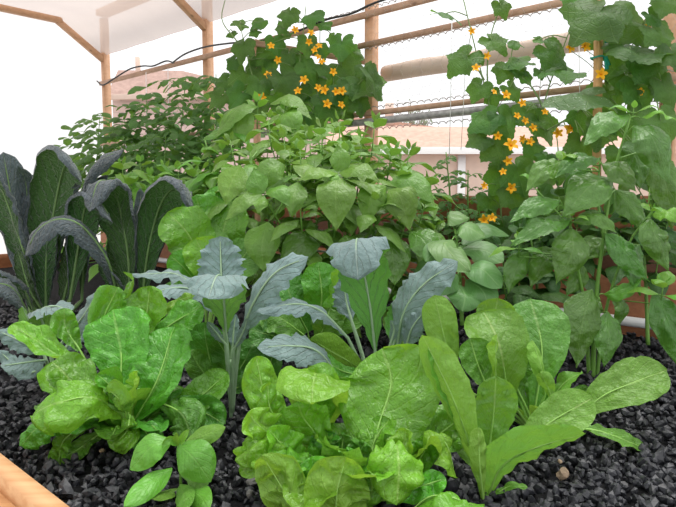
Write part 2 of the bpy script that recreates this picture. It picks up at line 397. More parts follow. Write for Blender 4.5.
# hexagon wire netting stretched over the open side
m = MB(); hx = .05; hz = .058
for i in range(int(2.0/hx)):
    for j in range(10):
        t = 2.5+i*hx; z = 1.31+j*hz+(hz/2 if i % 2 else 0)
        for a, b in (((0, 0), (hx*.33, hz*.5)), ((0, 0), (hx*.33, -hz*.5)), ((hx*.33, hz*.5), (hx, hz*.5))):
            m.tube([W(t+a[0], z+a[1], .056), W(t+b[0], z+b[1], .056)], .0006, 3, False)
tag(m.build('wire_netting', M['wire']), 'thin hexagon wire netting stretched over the open side of the greenhouse', 'netting')
# strings and cables
def string(px, y0, y1, d, label, r=.0013, dx=0):
    m = MB(); a, b = P(px, y0, d), P(px+dx, y1, d); m.tube([a, a.lerp(b, .5)+V((.002, .003, 0)), b], r, 5); tag(m.build('trellis_string', M['string']), label, 'string', 'white trellis strings')
string(452, 14, 165, 2.38, 'white trellis string left of the tall yellow-flowered cucumber vine', .0016, -3)
string(467, 26, 150, 2.36, 'second white trellis string, just right of the leftmost one by the cucumber vine', .0013, -6)
string(543, 12, 130, 2.18, 'white trellis string hanging between the two tall parts of the cucumber vine', .0015, -5)
string(579, 40, 150, 2.12, 'white trellis string just left of the bare wooden stake', .0014, 1)
string(672, 35, 150, 2.0, 'white trellis string at the right edge beside the last post', .0016, -4)
string(146, 72, 150, 3.9, 'white trellis string in front of the tomato leaves left of the second post', .0022, 0)
string(168, 68, 138, 3.75, 'white trellis string among tomato leaves beside the second post', .0024, 0)
string(229, 56, 95, 3.4, 'white trellis string between second post and cucumber tangle', .002, 0)
def cable(pp, label, r=.005):
    m = MB(); c, L = spline([P(*q) for q in pp], 50); m.tube(c, r, 6); tag(m.build('black_cable', M['black']), label, 'cable')
cable([(97, 81, 4.3), (103, 85, 4.22), (115, 78, 4.15), (130, 69, 4.05), (143, 66, 3.97), (153, 66, 3.9), (166, 61, 3.8), (174, 63, 3.75)], 'wavy black tubing tied round the corner post')
cable([(172, 63, 3.73), (185, 54, 3.6), (205, 47, 3.46), (232, 43, 3.26), (258, 41, 3.1), (290, 34, 2.93), (325, 20, 2.78), (350, 14, 2.66), (372, 4, 2.55), (392, -3, 2.45)], 'long wavy black tubing crossing above the cucumber tangle')
# raised bed: boards of the far knee wall and the near edge
bed = thing('raised_bed', W(2.6, 0.2, .05), 'redwood raised bed holding the black gravel, cut cedar edge in the lower left corner', 'garden bed')
for z0, z1, mt in ((.56-.30, .745, 'redwood'), (.746, .885, 'darkwood'), (.886, 1.0, 'redwood')):
    m = MB(); m.beam(W(-.02, (z0+z1)/2, .06), W(4.4, (z0+z1)/2, .06), .035, z1-z0, (0, 0, 1)); m.build('side_board', M[mt], bed)
Q0 = V((-.448, .84, 0))+IN*.034
def NB(t, z, off=0): p = Q0+UW*t-IN*off; return V((p.x, p.y, z))
m = MB(); m.beam(NB(-1.8, .44, .0095), NB(1.7, .44, .0095), .036, .33, (0, 0, 1), .004); m.build('side_board', M['board'], bed)
m = MB(); m.beam(NB(-1.8, .412, -.0305), NB(1.7, .412, -.0305), .042, .36, (0, 0, 1), .004); m.build('outer_board', M['boardr'], bed)
m = MB(); m.beam(W(.03, .42, .1), W(.03, .42, 1.9), .035, .4, (0, 0, 1)); m.build('end_board', M['redwood'], bed)
m = MB(); m.tube([W(t, .585, .105) for t in (.3, 1.8, 3.0, 4.4)], .0165, 14); tag(m.build('white_pipe', M['pvc']), 'white plastic pipe lying on the gravel along the far board', 'pipe')
# gravel
def in_bed(x, y):
    p = V((x, y, 0))-K0; t = p.dot(UW); s = p.dot(IN)
    q = (V((x, y, 0))-Q0).dot(IN)
    return s > .09 and -.0 < t < 4.4 and q < -.035
rg = random.Random(3); m = MB()
ico = bpy.data.meshes.new('ico_tmp'); import bmesh
b_ = bmesh.new(); bmesh.ops.create_icosphere(b_, subdivisions=1, radius=1); icv = [v.co.copy() for v in b_.verts]; icf = [tuple(v.index for v in f_.verts) for f_ in b_.faces]; b_.free(); bpy.data.meshes.remove(ico)
b_ = bmesh.new(); bmesh.ops.create_icosphere(b_, subdivisions=2, radius=1); icv2 = [v.co.copy() for v in b_.verts]; icf2 = [tuple(v.index for v in f_.verts) for f_ in b_.faces]; b_.free()
def stone(c, r, rg, near=True, sq=.7):
    vs, fs = (icv2, icf2) if near else (icv, icf)
    o = V((rg.random()*90, rg.random()*90, rg.random()*90)); ax = V((rg.uniform(.8, 1.6), rg.uniform(.7, 1.2), rg.uniform(.5, .85)))
    from mathutils import Euler
    e = Euler((rg.random()*6, rg.random()*6, rg.random()*6)).to_matrix()
    out = []
    for v in vs:
        k = 1+.42*noise.noise(v*1.1+o)+.16*noise.noise(v*3+o)
        out.append(c+e@V((v.x*ax.x*k, v.y*ax.y*k, v.z*ax.z*k))*r)
    return out, fs
n = 0
for layer, zz, cnt in ((0, -.011, 9500), (1, .000, 6500)):
    for _ in range(cnt):
        d = .62+1.9*rg.random()**1.7; a = rg.uniform(-.66, .80); x = a*d
        if not in_bed(x, d): continue
        r = rg.uniform(.0045, .0095)*(1 if rg.random() < .85 else 1.35)*(1+.25*max(0, d-1))
        v, f = stone(V((x, d, GZ+zz+rg.uniform(-.004, .004))), r, rg, d < .0)
        m.add(v, f)
o = m.build('gravel', M['gravel'], None, False); tag(o, 'loose black lava gravel covering the whole raised bed', 'gravel', None, 'stuff')
bv = [W(0, GZ-.016, .08), W(4.4, GZ-.016, .08), NB(1.7, GZ-.016, .02), NB(-3.2, GZ-.016, .02)]
struct(mesh_obj('gravel_base', bv, [(0, 1, 2, 3)], M['soil'], None, None, False, bv[0]))
def pebble(px, py, r, label, mt, k):
    d = .45/math.tan(TILT-math.atan((253.5-py)/F)); rr = random.Random(k)
    p = GP(px, d, GZ+.008); v, f = stone(p, r, rr, True); tag(mesh_obj('pebble', v, f, M[mt], None, None, False, p), label, 'stone')
pebble(563, 479, .011, 'tan pebble on the black gravel at bottom right', 'pebble', 1)
pebble(560, 466, .004, 'tiny tan pebble just behind the bigger tan one', 'pebble', 2)
pebble(634, 372, .012, 'pale tan pebble on the gravel beside the tip of the longest romaine leaf', 'pebble', 4)
pebble(610, 407, .007, 'brown pebble below the longest romaine leaf, on black gravel', 'pebble', 9)
pebble(252, 487, .007, 'grey-brown pebble in front of the bright lettuce, left side', 'pebbleg', 5)
pebble(250, 499, .007, 'grey pebble at the bottom edge beside the small basil', 'pebbleg', 6)
pebble(102, 455, .006, 'reddish brown bit on the gravel under the big left lettuce', 'pebble', 7)
# outside: haze and glare are put into the pale material colours
h1 = thing('block_building', (-3.6, 11.5, 0), 'pink block building with brown roof seen past the left corner post', 'building')
quad('wall', (-4.35, 11.8, 0), (-.2, 10.4, 0), (-.2, 10.4, 2.75), (-4.35, 11.8, 2.9), M['block'], parent=h1)
m = MB(); m.add([V((-4.4, 11.62, 2.88)), V((-.1, 10.2, 2.7)), V((.2, 12.5, 2.75)), V((-3.2, 12.6, 3.55)), V((-4.4, 12.3, 3.5))], [(0, 1, 2, 3), (0, 3, 4)]); m.build('roof', M['roofd'], h1, False)
m = MB(); m.beam((-4.4, 11.6, 2.86), (-.1, 10.18, 2.68), .05, .1); m.build('fascia', M['stucco'], h1)
m = MB(); m.beam((-4.0, 12.3, 3.3), (-4.0, 12.3, 3.75), .08, .08, (1, 0, 0)); m.build('vent_pipe', M['stucco'], h1)
h2 = thing('house', (4, 18, 0), 'pink stucco house with terracotta roof and white fascia beyond the open side', 'building')
m = MB(); m.box((4, 20, 1.1), (7, 0, 0), (0, 2, 0), (0, 0, 1.1)); m.build('wall', M['stucco'], h2, False)
m = MB(); m.add([V((-3.6, 17.6, 2.36)), V((11.5, 17.6, 2.36)), V((11.5, 20, 3.25)), V((3.2, 20, 3.25)), V((.9, 20, 3.55)), V((-3.6, 20, 3.5)), V((-3.6, 23, 2.36)), V((11.5, 23, 2.36))], [(0, 1, 2, 3, 4, 5), (5, 4, 3, 2, 7, 6), (0, 5, 6), (1, 7, 2)]); m.build('roof', M['roof'], h2, False)
m = MB(); m.beam((-3.6, 17.58, 2.30), (11.5, 17.58, 2.30), .06, .2); m.build('fascia', M['white'], h2)
m = MB(); m.beam((3.65, 17.9, 0), (3.65, 17.9, 2.2), .22, .12, (0, 1, 0)); m.build('white_column', M['white'], h2)
m = MB(); m.beam((1.68, 20, 3.3), (1.68, 20, 4.0), .26, .26, (0, 1, 0)); m.build('chimney', M['stucco'], h2)
tr = thing('far_tree', (3.2, 26, 0), 'small haze-paled tree far behind the terracotta roof', 'tree')
m = MB(); rr = random.Random(5); fl = MB()
for i in range(34):
    a = V((3.2, 26, 2.4)); b = a+V((rr.uniform(-.9, .9), rr.uniform(-.6, .6), rr.uniform(1.3, 2.6))); m.tube([a, (a+b)/2+V((rr.uniform(-.1, .1), 0, .15)), b], [.04, .02, .008], 4)
    for k in range(10):
        q = a.lerp(b, rr.uniform(.6, 1))+V((rr.uniform(-.2, .2), rr.uniform(-.2, .2), rr.uniform(-.1, .15))); fl.add([q, q+V((.09, 0, .03)), q+V((.05, .03, .1))], [(0, 1, 2)])
m.tube([(3.2, 26, 0), (3.2, 26, 2.5)], .09, 8); m.build('branches', M['bark'], tr); fl.build('foliage', M['far'], tr)
# ---------------------------------------------------------------- plants
SEED = [0]
class Plant:
    def __init__(s, name, px, d, label, cat, group=None, z=GZ):
        s.p = GP(px, d, z); s.o = thing(name, s.p, label, cat, group); s.st = MB(); s.nodes = [s.p+V((0, 0, .0))]; s.fol = MB(); s.nl = 0
    def leaf(s, pts, w, n=(0, -1, .5), mat='lettuce', rib=None, ribr=.0035, stalk=True, px=True, fol=False, name='leaf', **kw):
        SEED[0] += 1; kw.setdefault('seed', SEED[0])
        if px:
            dm = sum(q[2] for q in pts)/len(pts); w = w*dm/F; pts = [P(*q) for q in pts]
        v, f, uv, c, Ns, L = leaf_geo(pts, w, n=n, **kw)
        if fol: s.fol.add(v, f, uv); return None
        o = mesh_obj(name, v, f, M[mat], s.o, uv, True, c[0]); s.nl += 1
        if rib:
            k = max(4, int(len(c)*.86)); path = list(c[:k]); rs = [ribr*(1-.8*i/k) for i in range(k)]
            if stalk:
                pre, _ = spline([s.p-V((0, 0, .01)), s.p.lerp(c[0], .5)+(c[0]-c[2])*.15, c[0]], 6); path = pre[:-1]+path; rs = [ribr*1.35]*6+rs
            m = MB(); m.tube(path, rs, 7); m.build('midrib', M[rib], o)
        return o
    def stemline(s, pts, r0, r1, n=14, px=True):
        c, L = spline([P(*q) for q in pts] if px else pts, n); s.st.tube(c, [r0+(r1-r0)*i/n for i in range(n+1)], 7); s.nodes += c
        return c
    def attach(s, q, r=.0018, sag=.01):
        """stalk from the nearest point of the stems to q"""
        b = min(s.nodes, key=lambda k: (k-q).length+max(0, k.z-q.z)*1.5); md = b.lerp(q, .5)+V((0, 0, sag)); c, _ = spline([b, md, q], 6); s.st.tube(c, [r*1.3]+[r]*6, 5)
    def done(s, stem='stem', mat='stem', folmat=None, foln='foliage'):
        if s.st.v: s.st.build(stem, M[mat], s.o)
        if s.fol.v: tag(s.fol.build(foln, M[folmat], s.o), None, None, None, 'stuff')

def ring(pl, n, L, w, mat, e0, e1, seed, **kw):
    """low outer leaves round the crown"""
    rg = random.Random(seed); base = dict(pr='butter', cup=.3, cr=.13, bl=(.008, 34), ruf=(.1, 2.5), NU=16, NV=10, rib='rib', ribr=.0016, nu=.2); base.update(kw)
    for k in range(n):
        a = 6.283*k/n+rg.uniform(-.25, .25); e = math.radians(rg.uniform(e0, e1)); l = L*rg.uniform(.8, 1.15)
        h = V((math.cos(a), math.sin(a), 0)); d = h*math.cos(e)+V((0, 0, math.sin(e)))
        p0 = pl.p+h*.012+V((0, 0, .012)); p1 = p0+d*l*.55+V((0, 0, .01)); p2 = p0+d*l-V((0, 0, l*.12))
        pl.leaf([p0, p1, p2], w*rg.uniform(.85, 1.15), n=V((0, 0, 1))-h*.3, mat=mat, px=False, **base)
def shoot(pl, top, ax, size, pairs, rg, mat, fol=False, droop=.35, NU=10, NV=6, pr='basil', wr=.55, yng=.35):
    """top of a basil stem: opposite leaf pairs, small and upright at the tip, wide and hanging below"""
    ax = V(ax).normalized(); e1 = perp(ax); e2 = ax.cross(e1); ph = rg.random()*6.28
    z = 0
    for k in range(pairs):
        f = min(1, yng+(1-yng)*k/max(1, pairs-1.6)); L = size*f*rg.uniform(.88, 1.12)
        pos = top-ax*z; z += size*(.10+.17*f)
        el = math.radians(58-62*min(1, k/2.2)+rg.uniform(-9, 9))
        for sgn in (0, math.pi):
            a = ph+k*math.pi/2+sgn+rg.uniform(-.25, .25)
            d = e1*math.cos(a)+e2*math.sin(a); u = d*math.cos(el)+ax*math.sin(el)
            p0 = pos+d*L*.10+ax*L*.02; p1 = pos+u*L*.62+ax*L*.03; p2 = pos+u*L*1.08-V((0, 0, 1))*L*droop*(.25+.75*f)
            pl.leaf([p0, p1, p2], L*wr*rg.uniform(.9, 1.1), n=ax+V((0, 0, .3)), mat=mat, px=False, fol=fol, pr=pr, nu=.1, cup=-rg.uniform(.2, .7), fold=-.0, bl=(.0035*size/.1, 26), NU=NU, NV=NV, ruf=(.05, 2))
            if not fol: pl.st.tube([pos, p0], .0014, 4)
    return top-ax*z

def compound(pl, p, d, L, rg, nl=7, up=V((0, 0, 1)), wr=.5):
    """tomato-type leaf made of paired leaflets on a drooping stalk"""
    d = V(d).normalized(); c, _ = spline([p, p+d*L*.5+up*L*.08, p+d*L-up*L*rg.uniform(.15, .5)], 8); pl.st.tube(c, [.0016-.0001*i for i in range(9)], 4)
    side = d.cross(up).normalized()
    for k in range(nl):
        i = 8 if k == 0 else max(2, 8-2*((k+1)//2)); q = c[i]; sg = 0 if k == 0 else (1 if k % 2 else -1)
        l = L*rg.uniform(.30, .44)*(1.15 if k == 0 else 1)
        dd = (d*(.9 if k == 0 else .45)+side*sg*.9-up*rg.uniform(.1, .7)).normalized()
        pl.leaf([q, q+dd*l*.55+up*l*.06, q+dd*l-up*l*.18], l*wr*1.2, n=up+V((0, -.6, 0))+V((rg.uniform(-.4, .4), rg.uniform(-.4, .4), 0)), px=False, fol=True, pr='ov', nu=.3, cup=-.3, NU=6, NV=4, lobe=(.18, 3.2))

def tomato(pl, path, n, L, rg, r0=.006, r1=.002):
    c = pl.stemline(path, r0, r1, 22, px=False)
    for k in range(n):
        i = int(22*(.12+.88*k/n)); a = k*2.4+rg.uniform(-.5, .5)
        compound(pl, c[i], (math.cos(a), math.sin(a)*.8, rg.uniform(.0, .5)), L*rg.uniform(.7, 1.1)*(1-.35*k/n), rg)

def flower(pl, p, d, R, rg):
    R *= 1.15; d = V(d).normalized(); e1 = perp(d); e2 = d.cross(e1); m = MB(); a0 = rg.random()*6
    for k in range(5):
        a = a0+k*math.pi*.4; u = e1*math.cos(a)+e2*math.sin(a); s = d.cross(u)
        pts = [V(p)+u*R*t+d*R*h for t, h in ((.12, -.15), (.4, .1), (.75, .22), (1.05, .12))]; ws = (.10, .30, .27, .02)
        v = []
        for q, w in zip(pts, ws): v += [q-s*R*w+d*R*w*.25, q, q+s*R*w+d*R*w*.25]
        f = [(i*3+j, i*3+j+1, i*3+j+4, i*3+j+3) for i in range(3) for j in range(2)]; m.add(v, f)
    m.tube([V(p)-d*R*.7, V(p)-d*R*.3, V(p)], [R*.14, R*.16, R*.15], 6)
    o = m.build('flower', M['petal'], pl.o, True, p)
    c = MB(); c.tube([V(p)-d*R*.05, V(p)+d*R*.14, V(p)+d*R*.2], [R*.16, R*.14, R*.05], 6); c.build('flower_centre', M['petalc'], o)
# ---------------------------------------------------------------- front row
HI = dict(NU=26, NV=14)
def hero(pl, rows, **base):
    for r in rows:
        pts, w, n = r[:3]; kw = dict(base); kw.update(r[3] if len(r) > 3 else {})
        pl.leaf(pts, w, n, **kw)
# left butterhead lettuce
A = Plant('butterhead_lettuce', 128, 1.08, 'big round green butterhead lettuce standing left of centre near the cut cedar edge', 'lettuce')
L = dict(mat='lettuce', rib='rib', ribr=.0018, cr=.13, pr='butter', roll=-1.1, cup=.7, bl=(.016, 36), ruf=(.07, 2.5), **HI)
hero(A, [
 ([(120, 392, 1.06), (121, 352, 1.10), (114, 310, 1.15)], 78, (.05, -1, .25)),
 ([(136, 418, 1.05), (158, 378, 1.05), (174, 325, 1.12)], 58, (-.3, -1, .35), dict(bl=(.018, 38))),
 ([(122, 414, 1.01), (92, 398, .965), (62, 402, .945), (32, 416, .955)], 62, (.05, -.75, .8), dict(mat='lettuceb', cup=-.35)),
 ([(108, 404, 1.04), (80, 388, 1.04), (52, 362, 1.06)], 56, (.35, -.8, .7), dict(cup=.9, ruf=(.16, 2.2))),
 ([(88, 372, 1.10), (52, 352, 1.10), (12, 324, 1.12)], 34, (.25, -.35, 1), dict(mat='lettuceb', cup=.9, nu=.5)),
 ([(80, 350, 1.12), (66, 328, 1.14), (64, 308, 1.15)], 26, (.5, -1, .2)),
 ([(108, 340, 1.14), (104, 318, 1.16), (118, 287, 1.17)], 40, (.1, -1, .35)),
 ([(128, 320, 1.16), (128, 296, 1.18), (134, 279, 1.15)], 26, (.2, -.6, .8)),
 ([(140, 350, 1.12), (146, 318, 1.15), (150, 286, 1.17)], 46, (-.2, -1, .3)),
 ([(150, 345, 1.13), (170, 325, 1.15), (203, 306, 1.17)], 34, (-.3, -.9, .6)),
 ([(150, 330, 1.17), (170, 306, 1.19), (195, 294, 1.19)], 20, (0, -.5, 1), dict(mat='lettuceb')),
 ([(122, 408, 1.02), (112, 388, 1.0), (97, 374, 1.0)], 32, (.6, -.6, .6), dict(cup=1.3)),
 ([(122, 408, 1.0), (134, 392, .985), (138, 371, .99)], 30, (-.8, -.4, .5), dict(cup=1.4, mat='lettuceb')),
 ([(126, 412, .99), (118, 398, .965), (106, 388, .97)], 34, (.1, .5, 1), dict(cup=1.0)),
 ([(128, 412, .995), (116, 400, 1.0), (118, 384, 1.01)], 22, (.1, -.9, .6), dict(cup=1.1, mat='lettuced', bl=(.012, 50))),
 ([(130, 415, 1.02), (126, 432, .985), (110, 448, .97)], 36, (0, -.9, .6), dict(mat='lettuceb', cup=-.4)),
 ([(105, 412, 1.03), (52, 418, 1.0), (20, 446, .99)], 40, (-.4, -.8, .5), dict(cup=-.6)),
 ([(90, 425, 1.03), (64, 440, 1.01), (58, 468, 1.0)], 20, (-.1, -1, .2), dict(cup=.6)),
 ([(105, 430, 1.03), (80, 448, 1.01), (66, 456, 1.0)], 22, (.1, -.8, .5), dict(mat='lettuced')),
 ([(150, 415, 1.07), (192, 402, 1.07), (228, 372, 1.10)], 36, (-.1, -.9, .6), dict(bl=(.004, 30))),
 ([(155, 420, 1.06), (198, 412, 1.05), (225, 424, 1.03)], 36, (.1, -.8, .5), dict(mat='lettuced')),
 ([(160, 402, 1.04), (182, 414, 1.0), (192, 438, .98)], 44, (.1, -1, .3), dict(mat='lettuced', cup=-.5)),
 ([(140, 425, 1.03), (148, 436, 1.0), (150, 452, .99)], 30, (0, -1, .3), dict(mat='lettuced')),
], **L)
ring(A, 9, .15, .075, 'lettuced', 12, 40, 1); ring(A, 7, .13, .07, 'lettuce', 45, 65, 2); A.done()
# small basil in front
B = Plant('young_basil', 182, .89, 'small young basil with rounded shiny leaves in front of the left lettuce', 'basil')
B.stemline([(182, 530, .89), (181, 490, .885), (180, 442, .875)], .003, .0018)
S = dict(mat='basily', pr='ov', cup=-.55, bl=(.002, 40), ruf=(.02, 2), nu=.4, **HI)
hero(B, [
 ([(172, 440, .875), (152, 446, .855), (130, 470, .85)], 34, (0, -.8, .7)),
 ([(178, 444, .87), (194, 458, .845), (211, 482, .84)], 43, (.1, -1, .5)),
 ([(186, 441, .885), (206, 434, .885), (226, 427, .885)], 22, (.1, -.8, .8)),
 ([(172, 468, .87), (150, 484, .83), (124, 507, .785)], 27, (-.1, -1, .5)),
 ([(181, 492, .87), (198, 494, .825), (209, 510, .785)], 26, (0, -.8, .8)),
 ([(180, 488, .87), (168, 490, .86), (154, 500, .805)], 24, (0, -.8, .8), dict(mat='basil')),
 ([(180, 484, .87), (184, 497, .82), (183, 512, .78)], 24, (0, -.9, .6), dict(mat='basil')),
 ([(180, 474, .88), (194, 476, .875), (204, 490, .83)], 22, (0, -.8, .7), dict(mat='basil')),
 ([(178, 446, .872), (183, 438, .868), (189, 429, .868)], 9, (-.3, -1, .3), dict(cup=.8)),
 ([(177, 446, .868), (170, 440, .862), (162, 446, .858)], 9, (.3, -1, .6), dict(cup=.8)),
 ([(178, 446, .868), (176, 438, .862), (176, 432, .86)], 7, (.1, -1, .3), dict(cup=.8)),
], **S)
B.done()
# bright butterhead in the centre foreground
Cc = Plant('butterhead_lettuce', 352, .86, 'bright yellow-green butterhead lettuce in the centre foreground, biggest and nearest', 'lettuce')
L2 = dict(mat='lettuceb', rib='rib', ribr=.0017, cr=.14, pr='butter', roll=-1.0, cup=.5, bl=(.016, 40), ruf=(.09, 2.6), **HI)
hero(Cc, [
 ([(366, 474, .865), (379, 424, .905), (391, 382, .945), (382, 348, .975)], 108, (-.15, -1, .55), dict(cup=.35, bl=(.014, 42))),
 ([(318, 445, .94), (318, 395, .93), (316, 374, .90), (313, 384, .85), (312, 405, .825)], 74, (0, -.3, 1), dict(cup=-.25, roll=-.2, ruf=(.08, 2), nu=.6, pr='kt', ribr=.001, bl=(.007, 36))),
 ([(330, 450, .89), (305, 420, .88), (298, 402, .88)], 54, (-.1, -1, .1), dict(cup=.4)),
 ([(318, 432, .91), (318, 392, .93), (304, 370, .935)], 50, (-.1, -.7, .7), dict(cup=.3)),
 ([(300, 440, .90), (268, 402, .92), (256, 356, .94)], 44, (.3, -1, .4), dict(cup=-.4, ruf=(.16, 2.4))),
 ([(285, 430, .88), (270, 408, .88), (268, 382, .89)], 22, (.6, -.7, .4), dict(ruf=(.35, 3))),
 ([(305, 455, .865), (270, 440, .845), (236, 462, .83)], 50, (-.4, -.6, .8), dict(cup=-.7, ruf=(.2, 3.2))),
 ([(300, 452, .87), (262, 428, .86), (248, 412, .86)], 40, (.2, -.7, .7), dict(ruf=(.3, 3.5))),
 ([(290, 450, .86), (262, 452, .835), (240, 474, .83)], 34, (-.5, -.6, .5), dict(ruf=(.2, 3))),
 ([(312, 545, .80), (292, 505, .785), (262, 455, .79)], 52, (.25, .9, -.2), dict(cup=.6, ruf=(.06, 2))),
 ([(348, 560, .78), (336, 505, .765), (346, 457, .775)], 74, (-.1, .9, .1), dict(cup=.7, ruf=(.12, 2))),
 ([(375, 462, .855), (392, 444, .825), (398, 462, .79), (396, 505, .77)], 62, (.1, .3, 1), dict(cup=-.5, nu=.3, ruf=(.10, 2))),
 ([(382, 470, .86), (402, 448, .85), (406, 428, .855)], 30, (-.5, -.8, .4), dict(cup=.9)),
 ([(398, 470, .875), (428, 437, .86), (446, 444, .845), (456, 478, .835)], 40, (.2, .1, 1), dict(cup=-.5, roll=-.2, nu=.4, pr='kt')),
 ([(405, 480, .86), (424, 452, .855), (428, 436, .86)], 32, (-.2, -1, .3), dict(mat='lettuce')),
 ([(395, 530, .79), (432, 496, .775), (484, 508, .76)], 44, (.1, .2, 1), dict(cup=-.4, nu=.4)),
 ([(385, 500, .82), (416, 488, .81), (446, 478, .815)], 34, (0, -.6, .8), dict(mat='lettuce')),
 ([(322, 478, .855), (292, 456, .845), (268, 428, .845)], 38, (.35, -.8, .6), dict(cup=.9, ruf=(.18, 2.5))),
 ([(318, 475, .83), (300, 462, .815), (276, 462, .81)], 34, (0, -.5, .9), dict(ruf=(.25, 3))),
 ([(338, 470, .875), (326, 448, .88), (322, 430, .885)], 30, (.1, -.9, .5), dict(mat='lettuced', ruf=(.4, 4), bl=(.016, 60))),
 ([(346, 470, .875), (342, 450, .885), (344, 434, .89)], 28, (0, -.9, .5), dict(mat='lettuced', ruf=(.4, 4), bl=(.016, 60))),
 ([(354, 468, .865), (360, 452, .87), (366, 442, .875)], 28, (-.2, -.9, .5), dict(mat='lettuced', ruf=(.4, 4), bl=(.016, 60))),
 ([(330, 478, .845), (320, 462, .845), (306, 452, .85)], 26, (.2, -.9, .6), dict(mat='lettuce', ruf=(.4, 4), bl=(.014, 60))),
 ([(350, 482, .84), (350, 462, .845), (356, 450, .85)], 24, (.1, -.9, .6), dict(mat='lettuce', ruf=(.4, 4), bl=(.014, 60))),
 ([(340, 505, .80), (318, 480, .80), (300, 466, .80)], 40, (.2, -.8, .5), dict(mat='lettuce')),
 ([(365, 510, .80), (372, 488, .795), (368, 470, .80)], 36, (0, -1, .3), dict(mat='lettuce')),
 ([(418, 450, .92), (442, 432, .94), (466, 414, .95)], 46, (-.2, -1, .4), dict(mat='lettuce', bl=(.012, 44))),
], **L2)
ring(Cc, 9, .12, .075, 'lettuceb', 20, 45, 3); ring(Cc, 7, .11, .06, 'lettuce', 50, 70, 4, ruf=(.25, 3)); Cc.done()
# romaine, front
D = Plant('romaine_lettuce', 488, .885, 'front romaine lettuce with long upright smooth leaves right of the bright butterhead', 'lettuce')
L3 = dict(mat='romaine', rib='rib', ribr=.0022, cr=.07, pr='romaine', cup=.5, bl=(.006, 50), ruf=(.06, 3.5), **HI)
hero(D, [
 ([(486, 502, .88), (503, 464, .86), (540, 446, .845), (586, 434, .84)], 46, (-.05, .9, .4), dict(cup=.35, nu=.6, pr='kaleb', asym=.3)),
 ([(502, 462, .93), (548, 424, .935), (593, 398, .945)], 46, (-.1, -.8, .75), dict(cup=.25)),
 ([(486, 470, .91), (493, 420, .925), (496, 376, .93)], 47, (.0, -1, .3), dict(bl=(.008, 55))),
 ([(484, 504, .855), (480, 468, .845), (478, 427, .85)], 24, (-.1, .9, .3), dict(cup=1.1)),
 ([(482, 488, .89), (458, 410, .885), (422, 335, .90)], 46, (.45, .8, .1), dict(cup=.7)),
 ([(468, 452, .90), (448, 392, .905), (430, 338, .91)], 34, (.8, -.8, .4), dict(cup=.3)),
 ([(489, 500, .87), (508, 487, .86), (528, 487, .855)], 9, (0, -.5, 1), dict(ribr=.0015)),
 ([(486, 480, .92), (470, 450, .94), (462, 425, .95)], 36, (.2, -1, .3), dict(bl=(.009, 50))),
], **L3)
D.done()
Er = Plant('romaine_lettuce', 532, 1.14, 'rear romaine lettuce, one long leaf reaching right over the gravel', 'lettuce')
hero(Er, [
 ([(535, 410, 1.14), (542, 350, 1.17), (530, 299, 1.24)], 62, (-.1, -1, .3), dict(cup=.25)),
 ([(508, 396, 1.12), (500, 350, 1.12), (484, 311, 1.18)], 68, (.05, -1, .25), dict(pr='butter', cup=.6)),
 ([(498, 352, 1.2), (494, 322, 1.22), (498, 298, 1.22)], 44, (.1, -1, .5), {}),
 ([(458, 385, 1.15), (445, 340, 1.15), (434, 295, 1.16)], 38, (.0, .9, .1), dict(cup=.5)),
 ([(490, 395, 1.09), (478, 365, 1.09), (470, 338, 1.10)], 38, (.2, -1, .3), dict(mat='lettuced')),  # shade inside the cup put into a darker leaf colour
 ([(496, 385, 1.075), (495, 360, 1.07), (497, 334, 1.075)], 15, (-.6, .8, 0), dict(cup=1.2, mat='lettuceb')),
 ([(545, 395, 1.11), (541, 368, 1.10), (532, 340, 1.11)], 22, (-.6, .8, .1), dict(cup=1)),
 ([(552, 402, 1.09), (548, 388, 1.08), (540, 372, 1.08)], 20, (.5, .8, .1), dict(cup=1)),
 ([(568, 428, 1.09), (600, 398, 1.09), (630, 384, 1.09), (667, 370, 1.10)], 50, (-.05, -.75, .85), dict(cup=.25)),
 ([(562, 426, 1.07), (602, 432, 1.05), (646, 449, 1.04)], 22, (.05, -.5, 1), dict(cup=.4)),
 ([(552, 420, 1.12), (578, 400, 1.13), (590, 388, 1.14)], 24, (0, -1, .5), dict(mat='lettuced')),
 ([(525, 405, 1.12), (515, 380, 1.13), (520, 350, 1.15)], 34, (.1, -1, .3), dict(mat='lettuced')),
], **L3)
ring(Er, 7, .13, .05, 'romaine', 30, 60, 5); Er.done()
